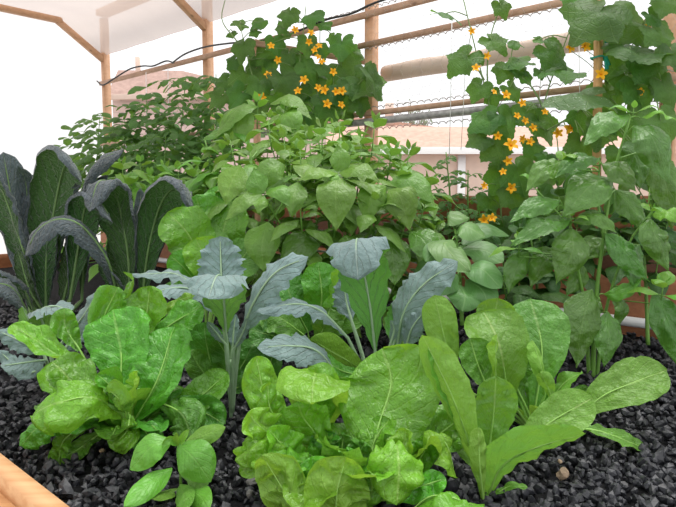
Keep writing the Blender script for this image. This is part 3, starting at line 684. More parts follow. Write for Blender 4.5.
# blue-grey curly kale
KL = dict(roll=-.5, mat='kale', rib='ribk', ribr=.0032, pr='kaleb', cup=-.35, bl=(.005, 45), ruf=(.15, 5), lobe=(.17, 6), nu=.5, NU=30, NV=14)
Fk = Plant('curly_kale', 232, 1.22, 'blue-grey curly kale with tall bare stalks between the two lettuces', 'kale')
Fk.stemline([(232, 430, 1.22), (231, 392, 1.22), (230, 360, 1.22)], .006, .004)
hero(Fk, [
 ([(226, 332, 1.22), (224, 300, 1.2), (222, 278, 1.17), (216, 277, 1.11), (208, 299, 1.06)], 56, (0, .95, .3), dict(nu=.1, cup=-.35, pr='kt')),
 ([(222, 300, 1.26), (221, 268, 1.28), (220, 236, 1.30)], 46, (0, -1, .25), dict(cup=.25)),
 ([(240, 338, 1.20), (254, 302, 1.18), (276, 272, 1.17), (309, 257, 1.16)], 46, (-.35, -.75, .7), dict(cup=-.5)),
 ([(224, 320, 1.27), (196, 292, 1.28), (172, 288, 1.25), (145, 296, 1.2)], 34, (0, -.4, 1), {}),
 ([(222, 310, 1.34), (180, 276, 1.36), (150, 274, 1.34), (130, 274, 1.33)], 22, (0, -.3, 1), dict(ruf=(.3, 5))),
 ([(234, 350, 1.2), (244, 330, 1.18), (247, 318, 1.17)], 10, (0, -1, .3), {}),
 ([(226, 345, 1.2), (214, 330, 1.19), (207, 322, 1.18)], 10, (0, -.7, .6), {}),
 ([(232, 350, 1.24), (234, 328, 1.25), (236, 314, 1.26)], 12, (.3, -1, .3), {}),
], **KL)
Fk.done(mat='ribk')
Gk = Plant('curly_kale', 378, 1.25, 'blue-grey curly kale with two tall folded leaves behind the bright butterhead', 'kale')
Gk.stemline([(378, 420, 1.25), (378, 395, 1.24), (378, 372, 1.23)], .006, .004)
hero(Gk, [
 ([(375, 350, 1.24), (370, 306, 1.235), (362, 262, 1.22), (358, 240, 1.18), (356, 245, 1.125), (358, 280, 1.09)], 58, (0, .95, .3), dict(nu=.1, cup=-.3, pr='kt')),
 ([(397, 348, 1.22), (404, 312, 1.21), (424, 284, 1.20), (458, 261, 1.19)], 46, (-.35, -.8, .55), dict(cup=-.3)),
 ([(392, 350, 1.24), (402, 315, 1.25), (412, 285, 1.26)], 34, (.1, .9, .2), {}),
 ([(348, 338, 1.2), (322, 312, 1.19), (295, 304, 1.16), (256, 312, 1.13)], 32, (-.1, -.55, 1), {}),
 ([(345, 385, 1.16), (318, 352, 1.12), (290, 346, 1.09), (257, 348, 1.07)], 42, (0, -.7, .8), {}),
 ([(405, 350, 1.2), (412, 328, 1.18), (424, 312, 1.17)], 24, (-.4, -1, .3), {}),
 ([(390, 345, 1.2), (394, 330, 1.19), (391, 320, 1.18)], 9, (-.2, -1, .3), {}),
 ([(352, 322, 1.26), (346, 300, 1.28), (344, 276, 1.29)], 26, (.2, -1, .3), {}),
], **KL)
Gk.done(mat='ribk')
Hk = Plant('curly_kale', 56, 1.34, 'low pale blue-grey kale at the left edge behind the left lettuce', 'kale')
Hk.stemline([(56, 420, 1.34), (54, 385, 1.33), (52, 365, 1.32)], .005, .0035)
hero(Hk, [
 ([(48, 335, 1.32), (40, 312, 1.3), (55, 306, 1.25), (70, 312, 1.22)], 36, (0, -.3, 1), {}),
 ([(60, 345, 1.34), (82, 318, 1.34), (96, 298, 1.33), (114, 290, 1.33)], 30, (-.3, -.8, .6), {}),
 ([(46, 360, 1.28), (30, 362, 1.24), (0, 366, 1.20)], 30, (0, -.6, .9), {}),
 ([(44, 355, 1.33), (22, 342, 1.32), (-4, 330, 1.31)], 22, (-.2, -.7, .8), {}),
 ([(50, 350, 1.36), (30, 322, 1.37), (22, 306, 1.36)], 24, (.1, .8, .5), {}),
 ([(60, 355, 1.38), (78, 335, 1.4), (100, 325, 1.4)], 22, (.1, -.7, .8), {}),
 ([(45, 368, 1.3), (25, 372, 1.29), (-2, 350, 1.29)], 18, (0, -.6, .9), {}),
], **KL)
Hk.done(mat='ribk')
# ---------------------------------------------------------------- lacinato kale at the left
LL = dict(mat='lac', rib='ribl', ribr=.005, pr='lac', cup=-.3, roll=-2.6, bl=(.009, 70), ruf=(.05, 6), lobe=(.05, 7), nu=.15, NU=34, NV=14)
I1 = Plant('lacinato_kale', 42, 1.85, 'dark blistered lacinato kale at the left edge with long upright strap leaves', 'kale')
hero(I1, [
 ([(30, 310, 1.88), (18, 235, 1.90), (3, 152, 1.92)], 40, (.3, -1, .2), dict(nu=.5, cup=.3)),
 ([(34, 310, 1.90), (28, 230, 1.92), (26, 185, 1.92), (18, 166, 1.88)], 22, (.6, -1, .2), dict(nu=.5, cup=1.2)),
 ([(36, 300, 1.92), (34, 230, 1.94), (36, 185, 1.94), (34, 174, 1.91)], 16, (-.2, -1, .2), dict(nu=.5, cup=1.2)),
 ([(46, 310, 1.87), (50, 240, 1.87), (58, 190, 1.86), (66, 164, 1.81), (76, 166, 1.76), (82, 184, 1.73)], 66, (.1, .95, .25), {}),
 ([(62, 300, 1.95), (74, 220, 1.95), (90, 170, 1.93), (108, 156, 1.90), (123, 150, 1.87)], 32, (-.5, -.5, .7), dict(nu=.6, cup=-.9, roll=-.4)),
 ([(66, 310, 1.96), (78, 235, 1.97), (92, 190, 1.95), (108, 175, 1.92)], 26, (-.5, -.6, .6), dict(nu=.5)),
 ([(118, 302, 1.78), (108, 262, 1.74), (84, 228, 1.71), (60, 219, 1.69), (38, 230, 1.67), (25, 256, 1.66)], 38, (.1, -.5, .9), dict(nu=.6, cup=-.9, roll=-.4)),
 ([(70, 300, 1.83), (80, 238, 1.83), (86, 206, 1.81), (100, 203, 1.76), (113, 222, 1.71)], 46, (-.1, .9, .3), {}),
 ([(82, 300, 1.9), (84, 230, 1.91), (78, 200, 1.9), (70, 198, 1.86)], 26, (.1, .9, .3), {}),
 ([(42, 312, 1.82), (24, 252, 1.82), (2, 190, 1.82), (-14, 160, 1.80)], 40, (.35, .9, .2), {}),
 ([(46, 314, 1.84), (46, 265, 1.84), (50, 222, 1.85)], 30, (0, .95, .2), {}),
 ([(60, 314, 1.86), (72, 265, 1.86), (80, 232, 1.86)], 28, (.2, .95, .2), {}),
 ([(36, 315, 1.78), (20, 282, 1.74), (-8, 268, 1.7)], 30, (.1, .3, 1), dict(nu=.5)),
 ([(30, 318, 1.7), (12, 288, 1.64), (-14, 282, 1.6)], 36, (.1, -.5, .9), dict(nu=.5, bl=(.003, 40))),
 ([(48, 318, 1.82), (30, 290, 1.8), (18, 250, 1.8)], 22, (0, .95, .2), {}),
], **LL)
I1.done()
J1 = Plant('lacinato_kale', 138, 1.84, 'dark blistered lacinato kale right of the first, two leaves curling over at the top', 'kale')
hero(J1, [
 ([(130, 312, 1.85), (128, 255, 1.85), (118, 202, 1.83), (108, 182, 1.78), (97, 184, 1.73), (90, 212, 1.70)], 50, (.1, .95, .25), {}),
 ([(143, 310, 1.92), (142, 240, 1.92), (140, 188, 1.91)], 17, (0, -1, .2), dict(nu=.5, cup=.5)),
 ([(141, 312, 1.85), (148, 252, 1.85), (160, 206, 1.83), (174, 188, 1.78), (188, 190, 1.73), (196, 214, 1.70)], 50, (-.2, .9, .3), {}),
 ([(134, 310, 1.90), (120, 262, 1.92), (112, 235, 1.92)], 26, (.2, .9, .2), {}),
 ([(146, 312, 1.86), (162, 290, 1.84), (178, 284, 1.80)], 20, (0, -.4, 1), dict(mat='lettuce', rib='rib', bl=(.004, 40), pr='butter')),
 ([(136, 315, 1.8), (118, 285, 1.77), (100, 262, 1.75)], 20, (.3, .9, .3), {}),
], **LL)
J1.done()
# loose-leaf lettuces filling the middle
LF = dict(mat='lettuce', rib='rib', ribr=.0018, cr=.13, pr='butter', cup=.2, bl=(.006, 30), ruf=(.16, 3), NU=18, NV=10)
T1 = Plant('leaf_lettuce', 205, 1.66, 'yellow-green frilly leaf lettuce right of the lacinato kale, under the central basil', 'lettuce')
hero(T1, [
 ([(206, 285, 1.66), (192, 240, 1.62), (168, 212, 1.62)], 52, (.25, -.9, .5), dict(ruf=(.2, 3), roll=-.8)),
 ([(208, 285, 1.68), (206, 235, 1.70), (196, 195, 1.72)], 50, (.1, -1, .4), {}),
 ([(214, 290, 1.66), (222, 240, 1.67), (232, 200, 1.70)], 52, (-.1, -1, .3), {}),
 ([(215, 295, 1.6), (206, 262, 1.58), (196, 238, 1.58)], 40, (.2, -.8, .5), dict(mat='lettuceb')),
 ([(205, 295, 1.6), (186, 270, 1.57), (170, 255, 1.56)], 30, (.1, -.9, .5), {}),
 ([(220, 295, 1.62), (240, 262, 1.62), (255, 240, 1.64)], 40, (-.2, -1, .4), dict(mat='lettuced')),
 ([(212, 290, 1.72), (216, 220, 1.76), (218, 185, 1.8)], 40, (0, -1, .4), {}),
], **LF)
T1.done()
T2 = Plant('leaf_lettuce', 312, 1.46, 'green leaf lettuce half hidden between the two tall kales, below the central basil', 'lettuce')
hero(T2, [
 ([(316, 330, 1.44), (322, 298, 1.42), (318, 262, 1.44)], 40, (.3, -.9, .4), {}),
 ([(322, 330, 1.42), (342, 292, 1.40), (336, 268, 1.40)], 34, (-.5, -.7, .3), dict(mat='lettuceb')),
 ([(308, 332, 1.42), (292, 300, 1.42), (282, 272, 1.45)], 46, (.2, -1, .3), dict(mat='lettuced')),
 ([(304, 335, 1.38), (280, 318, 1.37), (262, 312, 1.38)], 40, (.1, -.8, .5), dict(mat='lettuced')),
 ([(330, 335, 1.36), (345, 318, 1.35), (352, 300, 1.36)], 38, (-.2, -1, .3), dict(mat='lettuced')),
 ([(318, 340, 1.34), (326, 322, 1.32), (330, 308, 1.33)], 34, (0, -1, .3), dict(mat='lettuced')),
 ([(300, 345, 1.36), (270, 335, 1.35), (250, 330, 1.36)], 34, (0, -.8, .5), dict(mat='lettuced')),
 ([(365, 370, 1.2), (332, 352, 1.17), (310, 338, 1.16)], 34, (.1, .8, .2), dict(mat='lettuce', ruf=(.03, 2), bl=(.002, 30))),
 ([(372, 375, 1.18), (345, 372, 1.15), (318, 356, 1.14)], 18, (0, -.7, .8), dict(ruf=(.03, 2))),
], **LF)
T2.done()
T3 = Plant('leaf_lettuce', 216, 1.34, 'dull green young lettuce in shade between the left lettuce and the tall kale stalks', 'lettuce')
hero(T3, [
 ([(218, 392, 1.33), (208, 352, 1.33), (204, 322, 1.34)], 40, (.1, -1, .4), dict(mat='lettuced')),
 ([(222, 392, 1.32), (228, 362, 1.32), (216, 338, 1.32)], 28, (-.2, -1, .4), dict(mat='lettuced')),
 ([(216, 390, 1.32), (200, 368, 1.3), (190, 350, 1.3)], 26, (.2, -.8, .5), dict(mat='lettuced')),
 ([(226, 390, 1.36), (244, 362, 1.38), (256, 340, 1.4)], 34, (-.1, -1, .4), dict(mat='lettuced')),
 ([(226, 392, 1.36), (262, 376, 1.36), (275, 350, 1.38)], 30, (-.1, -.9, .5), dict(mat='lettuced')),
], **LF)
T3.done()
# pale-leaved pepper plant, right of the centre
Pp = Plant('pepper_plant', 462, 1.55, 'broad-leaved dull green pepper plant between the central basil and the tall right basil', 'plant')
Pp.stemline([(462, 325, 1.55), (460, 280, 1.55), (456, 235, 1.56)], .006, .003)
for pts, w, n in [([(452, 240, 1.52), (445, 246, 1.47), (470, 272, 1.42)], 36, (0, -.7, .9)), ([(455, 232, 1.57), (464, 226, 1.55), (485, 238, 1.53)], 32, (.1, -.6, .9)),
 ([(450, 225, 1.6), (448, 216, 1.58), (470, 218, 1.58)], 26, (0, -.6, .9)), ([(462, 268, 1.52), (480, 268, 1.48), (502, 288, 1.44)], 34, (0, -.7, .8)),
 ([(455, 255, 1.5), (440, 250, 1.48), (425, 262, 1.46)], 30, (0, -.8, .7)), ([(466, 280, 1.5), (482, 290, 1.46), (490, 310, 1.44)], 34, (0, -1, .4)),
 ([(458, 275, 1.5), (446, 280, 1.46), (436, 296, 1.44)], 30, (0, -1, .4)), ([(462, 250, 1.56), (484, 250, 1.55), (504, 262, 1.52)], 30, (0, -.7, .8)),
 ([(460, 285, 1.5), (465, 296, 1.45), (462, 312, 1.43)], 36, (0, -1, .3)), ([(456, 262, 1.58), (432, 268, 1.6), (415, 284, 1.6)], 30, (0, -.8, .6)),
 ([(462, 245, 1.6), (484, 228, 1.64), (510, 236, 1.65)], 24, (0, -.6, .9))]:
    q = P(*pts[0]); Pp.attach(q); Pp.leaf(pts, w, n, mat='chard', pr='ov', cup=-.35, bl=(.004, 20), ruf=(.04, 2), NU=16, NV=10)
Pp.done()
# ---------------------------------------------------------------- basils
rg = random.Random(11)
def bush(pl, tips, mains, size, pairs, mat, fol_from=99, sfr=.004):
    for m_ in mains: pl.stemline(m_, .006, .003)
    for i, (x, y, d) in enumerate(tips):
        top = P(x, y, d); cb = pl.p+V((0, 0, .12)); ax = ((top-cb).normalized()*.55+V((0, -.1, 1)))
        bot = shoot(pl, top, ax, size*rg.uniform(.88, 1.1), pairs, rg, mat, fol=(i >= fol_from))
        pl.attach(bot, .0024, .02); pl.st.tube([bot, bot.lerp(top, .5), top], [.0024, .002, .0015], 5)
N1 = Plant('basil', 322, 1.85, 'large bushy pale green basil filling the centre of the photo', 'basil')
BH = dict(mat='basil', pr='basil', cup=-.35, cr=.08, bl=(.006, 30), ruf=(.04, 2), NU=16, NV=10)
N1.stemline([(330, 330, 1.8), (333, 260, 1.72), (337, 178, 1.58)], .006, .002)
N1.stemline([(318, 330, 1.8), (300, 262, 1.72), (264, 196, 1.6)], .006, .002)
N1.stemline([(326, 330, 1.85), (330, 240, 1.86), (318, 135, 1.84)], .006, .002)
N1.stemline([(334, 330, 1.8), (365, 255, 1.74), (390, 190, 1.66)], .006, .002)
N1.stemline([(312, 330, 1.86), (280, 250, 1.85), (250, 160, 1.82)], .005, .002)
hero(N1, [
 ([(338, 173, 1.57), (318, 170, 1.54), (297, 181, 1.52)], 24, (0, -.6, .9)),
 ([(339, 173, 1.57), (360, 168, 1.54), (380, 182, 1.52)], 26, (0, -.6, .9)),
 ([(337, 176, 1.56), (336, 192, 1.50), (336, 231, 1.49)], 42, (0, -1, .4)),
 ([(337, 172, 1.58), (340, 158, 1.58), (337, 144, 1.60)], 22, (0, -1, .4)),
 ([(337, 174, 1.56), (334, 178, 1.54), (335, 186, 1.53)], 10, (0, -1, .5)),
 ([(298, 182, 1.6), (294, 196, 1.56), (292, 218, 1.55)], 26, (0, -1, .3)),
 ([(268, 222, 1.62), (262, 244, 1.58), (264, 272, 1.57)], 38, (0, -1, .2)),
 ([(262, 194, 1.6), (244, 200, 1.57), (224, 222, 1.55)], 22, (0, -.7, .8)),
 ([(264, 193, 1.6), (256, 180, 1.6), (254, 168, 1.62)], 24, (0, -1, .4)),
 ([(266, 192, 1.6), (280, 190, 1.57), (292, 208, 1.55)], 22, (0, -.8, .7)),
 ([(263, 196, 1.59), (260, 204, 1.56), (258, 214, 1.55)], 16, (0, -1, .4)),
 ([(240, 165, 1.66), (230, 186, 1.63), (226, 205, 1.62)], 34, (0, -1, .4)),
 ([(285, 165, 1.66), (270, 170, 1.63), (260, 192, 1.63)], 30, (0, -.9, .5)),
 ([(388, 190, 1.64), (400, 196, 1.6), (410, 232, 1.59)], 34, (0, -1, .3)),
 ([(386, 186, 1.66), (372, 196, 1.62), (366, 226, 1.61)], 30, (0, -1, .3)),
 ([(390, 182, 1.66), (412, 180, 1.63), (436, 206, 1.6)], 30, (.1, -.8, .7)),
 ([(320, 245, 1.62), (300, 246, 1.6), (280, 268, 1.58)], 36, (0, -1, .3), dict(mat='basild')),
 ([(345, 235, 1.64), (352, 250, 1.6), (350, 275, 1.58)], 40, (0, -1, .2), dict(mat='basild')),
 ([(385, 235, 1.64), (392, 252, 1.6), (395, 285, 1.57)], 40, (0, -1, .2), dict(mat='basild')),
 ([(225, 232, 1.66), (216, 246, 1.64), (206, 266, 1.62)], 30, (0, -1, .3)),
 ([(410, 232, 1.62), (424, 240, 1.58), (430, 268, 1.56)], 34, (0, -1, .3), dict(mat='basild')),
], **BH)
tips = [(300, 150, 1.68), (362, 138, 1.76), (322, 128, 1.8), (284, 138, 1.8), (404, 172, 1.7), (346, 152, 1.66), (250, 152, 1.78), (392, 150, 1.8),
        (425, 205, 1.72), (376, 200, 1.62), (300, 205, 1.6), (228, 176, 1.74), (340, 120, 1.92), (268, 118, 1.95), (312, 235, 1.66), (360, 240, 1.68), (285, 235, 1.7), (405, 225, 1.72), (240, 205, 1.74), (328, 180, 1.72), (260, 250, 1.7), (430, 180, 1.85), (230, 140, 1.98), (375, 122, 1.98), (320, 275, 1.72), (350, 265, 1.78), (385, 262, 1.74), (290, 262, 1.8), (410, 255, 1.8), (250, 225, 1.78), (345, 225, 1.72), (375, 225, 1.78), (316, 205, 1.74), (270, 210, 1.78), (355, 180, 1.74), (300, 178, 1.76), (380, 172, 1.78), (410, 200, 1.8), (436, 225, 1.75), (332, 150, 1.86), (395, 285, 1.7), (265, 275, 1.75), (290, 160, 1.84), (300, 170, 1.95), (330, 160, 2.0), (360, 165, 1.98), (385, 170, 1.95), (270, 175, 1.95), (345, 200, 1.95), (310, 205, 1.95), (380, 210, 1.95), (275, 215, 1.95), (420, 225, 1.95), (350, 240, 1.95), (310, 240, 1.95), (395, 245, 1.95), (250, 245, 1.95), (280, 245, 1.95), (440, 250, 1.9), (425, 275, 1.8), (335, 290, 1.75), (230, 225, 1.95), (240, 270, 1.85), (310, 140, 1.95), (345, 138, 1.98), (410, 150, 1.9)]
bush(N1, tips, [], .118, 4, 'basil', 9)
N1.done(folmat='basil')
N2 = Plant('basil', 232, 2.28, 'taller basil behind the central one, its drooping top leaves below the cucumber tangle', 'basil')
for m_ in ([(235, 270, 2.28), (238, 180, 2.28), (244, 104, 2.26)], [(228, 270, 2.28), (220, 200, 2.26), (205, 140, 2.26)]): N2.stemline(m_, .006, .003)
hero(N2, [
 ([(258, 106, 2.24), (240, 108, 2.2), (212, 140, 2.15)], 30, (-.2, -.6, .9)),
 ([(250, 108, 2.22), (238, 125, 2.18), (236, 150, 2.17)], 30, (.1, -1, .3)),
 ([(270, 104, 2.26), (290, 98, 2.24), (312, 120, 2.2)], 20, (0, -.6, .9)),
 ([(278, 116, 2.22), (290, 118, 2.18), (296, 136, 2.16)], 26, (0, -1, .4)),
 ([(238, 124, 2.24), (222, 130, 2.2), (200, 142, 2.16)], 18, (0, -.5, .9)),
 ([(226, 140, 2.2), (214, 148, 2.16), (200, 160, 2.14)], 16, (0, -.6, .9)),
], **BH)
bush(N2, [(258, 102, 2.25), (232, 118, 2.25), (208, 150, 2.2), (222, 150, 2.15), (285, 110, 2.25), (198, 165, 2.3), (215, 175, 2.2), (280, 128, 2.2), (308, 134, 2.2), (335, 128, 2.25), (360, 138, 2.2), (296, 150, 2.15), (345, 152, 2.15), (382, 150, 2.15), (268, 148, 2.15), (322, 160, 2.1), (402, 162, 2.1), (288, 172, 2.1), (250, 170, 2.2), (365, 165, 2.1), (240, 190, 2.2)], [], .135, 4, 'basily', 7)
N2.done(folmat='basil')
for lab, px, d, tp in (('low bright green basil behind the right lacinato kale, below the tomato vines', 142, 2.5, [(104, 172, 2.55), (122, 165, 2.55), (140, 162, 2.6), (150, 175, 2.45), (128, 180, 2.42), (112, 190, 2.4), (165, 168, 2.55), (146, 190, 2.38), (62, 215, 2.55), (88, 225, 2.5), (108, 218, 2.45), (128, 215, 2.45), (75, 245, 2.5), (100, 250, 2.45), (50, 245, 2.5), (120, 245, 2.42), (150, 225, 2.4)]),
                        ('low bright green basil between the right lacinato kale and the central basil', 188, 2.4, [(178, 170, 2.5), (194, 172, 2.45), (172, 188, 2.35), (190, 190, 2.3), (206, 182, 2.35), (158, 182, 2.4), (202, 196, 2.25)])):
    b = Plant('basil', px, d, lab, 'basil'); bush(b, tp, [[(px, 270, d), (px, 240, d), (px, 205, d)]], .13, 3, 'basily', 15); b.done(folmat='basily')
O2 = Plant('basil', 538, 1.78, 'dark basil in shade behind the tall right basil, in front of the redwood boards', 'basil')
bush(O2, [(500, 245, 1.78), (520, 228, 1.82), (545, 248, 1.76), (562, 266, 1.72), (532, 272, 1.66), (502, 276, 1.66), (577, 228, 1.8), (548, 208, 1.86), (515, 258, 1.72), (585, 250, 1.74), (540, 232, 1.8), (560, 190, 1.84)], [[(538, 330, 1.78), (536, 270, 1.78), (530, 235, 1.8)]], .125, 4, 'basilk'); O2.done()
O3 = Plant('basil', 640, 1.7, 'shade-darkened basil at the right edge, behind the tall right basil and beside the white pipe', 'basil')
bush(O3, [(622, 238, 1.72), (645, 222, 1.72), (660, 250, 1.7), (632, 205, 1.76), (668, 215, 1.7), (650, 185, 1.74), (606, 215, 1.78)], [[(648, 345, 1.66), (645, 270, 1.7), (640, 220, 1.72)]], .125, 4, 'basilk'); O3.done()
O = Plant('basil', 592, 1.5, 'tall dark glossy basil with big hanging leaves in front of the wooden stake', 'basil')
O.stemline([(592, 392, 1.5), (596, 300, 1.5), (604, 235, 1.49), (613, 176, 1.48), (630, 118, 1.46)], .007, .0025)
O.stemline([(590, 392, 1.5), (585, 310, 1.5), (578, 270, 1.49), (570, 226, 1.46)], .006, .0025)
O.stemline([(595, 392, 1.5), (606, 310, 1.51), (628, 245, 1.5), (652, 212, 1.47)], .0055, .0022)
O.stemline([(604, 240, 1.49), (598, 200, 1.49), (600, 160, 1.5)], .004, .002)
BO = dict(mat='basild', pr='basil', cup=-.5, cr=.09, bl=(.010, 34), ruf=(.04, 2), NU=20, NV=12)
for r in [
 ([(612, 178, 1.48), (590, 186, 1.44), (562, 217, 1.42)], 44, (-.2, -.9, .6)),
 ([(560, 200, 1.46), (536, 204, 1.43), (509, 223, 1.41)], 26, (0, -.8, .8)),
 ([(570, 220, 1.45), (542, 224, 1.41), (510, 246, 1.39)], 26, (-.1, -.8, .8)),
 ([(571, 228, 1.45), (572, 252, 1.41), (556, 285, 1.40)], 40, (0, -1, .4)),
 ([(574, 222, 1.45), (596, 214, 1.43), (620, 236, 1.42)], 24, (0, -.7, .8)),
 ([(606, 234, 1.48), (626, 252, 1.45), (650, 282, 1.43)], 31, (-.1, -.9, .6)),
 ([(650, 218, 1.46), (656, 236, 1.42), (668, 271, 1.41)], 31, (-.1, -1, .4)),
 ([(602, 164, 1.48), (620, 168, 1.45), (637, 192, 1.43)], 31, (0, -.8, .7)),
 ([(634, 126, 1.45), (652, 138, 1.41), (668, 184, 1.40)], 42, (-.1, -1, .5)),
 ([(629, 115, 1.46), (608, 120, 1.43), (583, 146, 1.41)], 29, (-.1, -.8, .7)),
 ([(600, 158, 1.48), (576, 160, 1.45), (553, 179, 1.43)], 23, (0, -.7, .8)),
 ([(562, 162, 1.5), (545, 168, 1.47), (526, 192, 1.45)], 25, (-.1, -.9, .6)),
 ([(592, 290, 1.47), (583, 322, 1.42), (576, 368, 1.41)], 44, (.1, -1, .2), {}),
 ([(608, 312, 1.46), (609, 338, 1.42), (604, 367, 1.41)], 31, (-.1, -1, .2), {}),
 ([(654, 292, 1.42), (668, 320, 1.38), (678, 368, 1.36)], 34, (-.3, -1, .3), {}),
 ([(528, 252, 1.48), (516, 270, 1.45), (508, 294, 1.44)], 26, (.1, -1, .3), {}),
 ([(560, 250, 1.5), (544, 262, 1.47), (530, 288, 1.46)], 28, (.1, -1, .3), {}),
 ([(575, 262, 1.52), (580, 275, 1.5), (566, 296, 1.49)], 22, (.1, -1, .3), {}),
 ([(606, 240, 1.52), (590, 250, 1.5), (580, 262, 1.5)], 26, (.1, -.9, .4), {}),
 ([(604, 294, 1.5), (620, 292, 1.47), (644, 278, 1.46)], 18, (0, -.6, .8), dict(mat='basily')),
 ([(600, 300, 1.48), (596, 308, 1.46), (598, 324, 1.45)], 18, (0, -1, .4), {}),
 ([(612, 300, 1.48), (622, 306, 1.46), (618, 328, 1.45)], 16, (0, -1, .4), {}),
 ([(640, 245, 1.5), (634, 268, 1.47), (640, 296, 1.46)], 26, (.2, -1, .3), {}),
 ([(652, 214, 1.47), (668, 212, 1.44), (684, 224, 1.42)], 22, (0, -.7, .8), dict(mat='basily')),
 ([(640, 118, 1.46), (656, 112, 1.43), (682, 122, 1.42)], 14, (0, -.5, .9), dict(mat='basily')),
 ([(620, 148, 1.5), (636, 156, 1.5), (640, 190, 1.49)], 34, (.1, -1, .4), {}),
 ([(590, 168, 1.54), (578, 190, 1.53), (574, 212, 1.52)], 30, (.1, -1, .3), {}),
 ([(615, 190, 1.53), (630, 205, 1.52), (650, 232, 1.52)], 30, (0, -1, .4), {}),
 ([(655, 150, 1.52), (668, 190, 1.5), (672, 230, 1.5)], 34, (-.2, -1, .3), {}),
]:
    pts, w, n = r[:3]; kw = dict(BO); kw.update(r[3] if len(r) > 3 else {})
    O.attach(P(*pts[0]), .0017, .004); O.leaf(pts, w, n, **kw)
for x, y, d, sz, pr_ in ((634, 108, 1.46, .07, 2), (652, 208, 1.46, .05, 2), (664, 282, 1.40, .085, 3), (566, 158, 1.49, .06, 2), (572, 216, 1.45, .05, 2), (520, 238, 1.46, .07, 3), (536, 180, 1.56, .05, 2)):
    t_ = P(x, y, d); bt = shoot(O, t_, (0, -.2, 1), sz, pr_, rg, 'basily'); O.attach(bt, .0016, 0); O.st.tube([bt, t_], [.0016, .001], 5)
O.done()
# ---------------------------------------------------------------- cucumbers
def cleaf(pl, x, y, w, d, n, tip, mat='cuke', droop=.35):
    """blade centred near the photo position; tip = photo-plane direction of its point"""
    SEED[0] += 1; R = w*d/F; n = V(n).normalized(); dd = V((tip[0], 0, -tip[1])); dd = (dd-n*dd.dot(n)).normalized()
    p0 = P(x, y, d)-dd*R*.22
    v, f, uv = palm_geo(p0, dd, n, R*1.12, SEED[0], droop); o = mesh_obj('leaf', v, f, M[mat], pl.o, uv, True, p0)
    b = min(pl.nodes, key=lambda k: (k-p0).length); c, _ = spline([b, b.lerp(p0, .5)+V((0, 0, .012)), p0-n*.003, p0], 7); pl.st.tube(c, [.002]*6+[.0015, .001], 5)
def rn(rg, up=.6): return (rg.uniform(-.45, .45), -1, up+rg.uniform(-.3, .3))
rg = random.Random(23)
Q = Plant('cucumber_vine', 300, 2.85, 'cucumber vine tangle with yellow flowers on the trellis behind the central basil', 'vine')
for m_ in ([(296, 230, 2.85), (292, 120, 2.85), (300, 60, 2.84), (306, 6, 2.84)], [(300, 230, 2.85), (330, 110, 2.82), (335, 70, 2.8), (350, 50, 2.78)], [(294, 230, 2.85), (262, 110, 2.88), (248, 60, 2.9), (240, 24, 2.92)],
           [(298, 150, 2.85), (318, 90, 2.82), (320, 30, 2.82)], [(325, 110, 2.8), (352, 90, 2.75), (370, 72, 2.7)], [(250, 60, 2.92), (236, 40, 2.95), (222, 20, 3.0), (226, -4, 3.0)]): Q.stemline(m_, .004, .0018)
for x, y, w in [(238, 24, 17), (257, 24, 17), (288, 16, 22), (312, 18, 24), (323, 25, 16), (284, 24, 14), (231, 34, 12), (254, 32, 12), (281, 30, 13), (286, 36, 12), (333, 39, 15), (242, 50, 24), (232, 63, 16), (258, 56, 28), (271, 64, 16), (247, 80, 36), (238, 98, 28), (288, 82, 36), (300, 60, 22), (295, 70, 28), (341, 48, 26), (354, 57, 24), (346, 70, 32), (367, 85, 44), (325, 70, 18), (346, 86, 24), (351, 101, 18), (310, 96, 22), (330, 108, 32), (270, 98, 22), (305, 110, 26), (316, 82, 22), (276, 46, 20), (308, 46, 22), (258, 112, 24), (345, 112, 28), (300, 128, 26), (224, 82, 20), (288, 104, 26), (272, 82, 22), (322, 52, 18), (216, 100, 22), (360, 106, 22), (285, 58, 22), (325, 80, 26), (262, 72, 24), (308, 72, 24), (335, 98, 26), (280, 112, 26), (352, 90, 26), (258, 90, 24), (318, 120, 26), (238, 112, 24), (365, 72, 22), (300, 92, 24)]:
    dd = 2.84+rg.uniform(-.1, .1)-(.001*(x-290)); cleaf(Q, x, y, w, dd, rn(rg, .45 if y > 40 else .9), (rg.uniform(-.7, .7)+(x-300)/90, 1), 'cuke')
for x, y, w in [(374, 84, 34)]: cleaf(Q, x, y, w, 2.66, (.75, -.6, .35), (.55, 1), 'cuke', .2)
for x, y in [(295, 30), (311, 33), (318, 57), (319, 46), (268, 75), (278, 60), (318, 88), (298, 91), (327, 104), (342, 91), (341, 105), (333, 72), (325, 90), (271, 46), (262, 97), (309, 42), (315, 50), (336, 92), (322, 62), (304, 80)]:
    q = P(x, y, 2.72-.001*(x-290)); Q.attach(q+V((0, .012, -.004)), .0012); flower(Q, q, (rg.uniform(-.6, .6), -1, rg.uniform(-.3, .7)), rg.uniform(.014, .02), rg)
Q.done(mat='stemw')
tf = thing('plant_trellis', GP(259, 2.95), 'thin fir trellis post with a crossbar inside the cucumber tangle', 'trellis')
b = GP(259, 2.95); m = MB(); m.beam(b-V((0, 0, .02)), V((b.x, b.y, P(259, 40, 2.95).z)), .026, .026, IN, .002); m.build('upright', M['post'], tf)
m = MB(); m.beam(P(254, 43, 2.93), P(378, 64, 2.9), .02, .026); m.build('crossbar', M['rail'], tf)
rg = random.Random(31)
R = Plant('cucumber_vine', 520, 2.2, 'tall cucumber vine with big dark leaves climbing left of and around the wooden stake', 'vine')
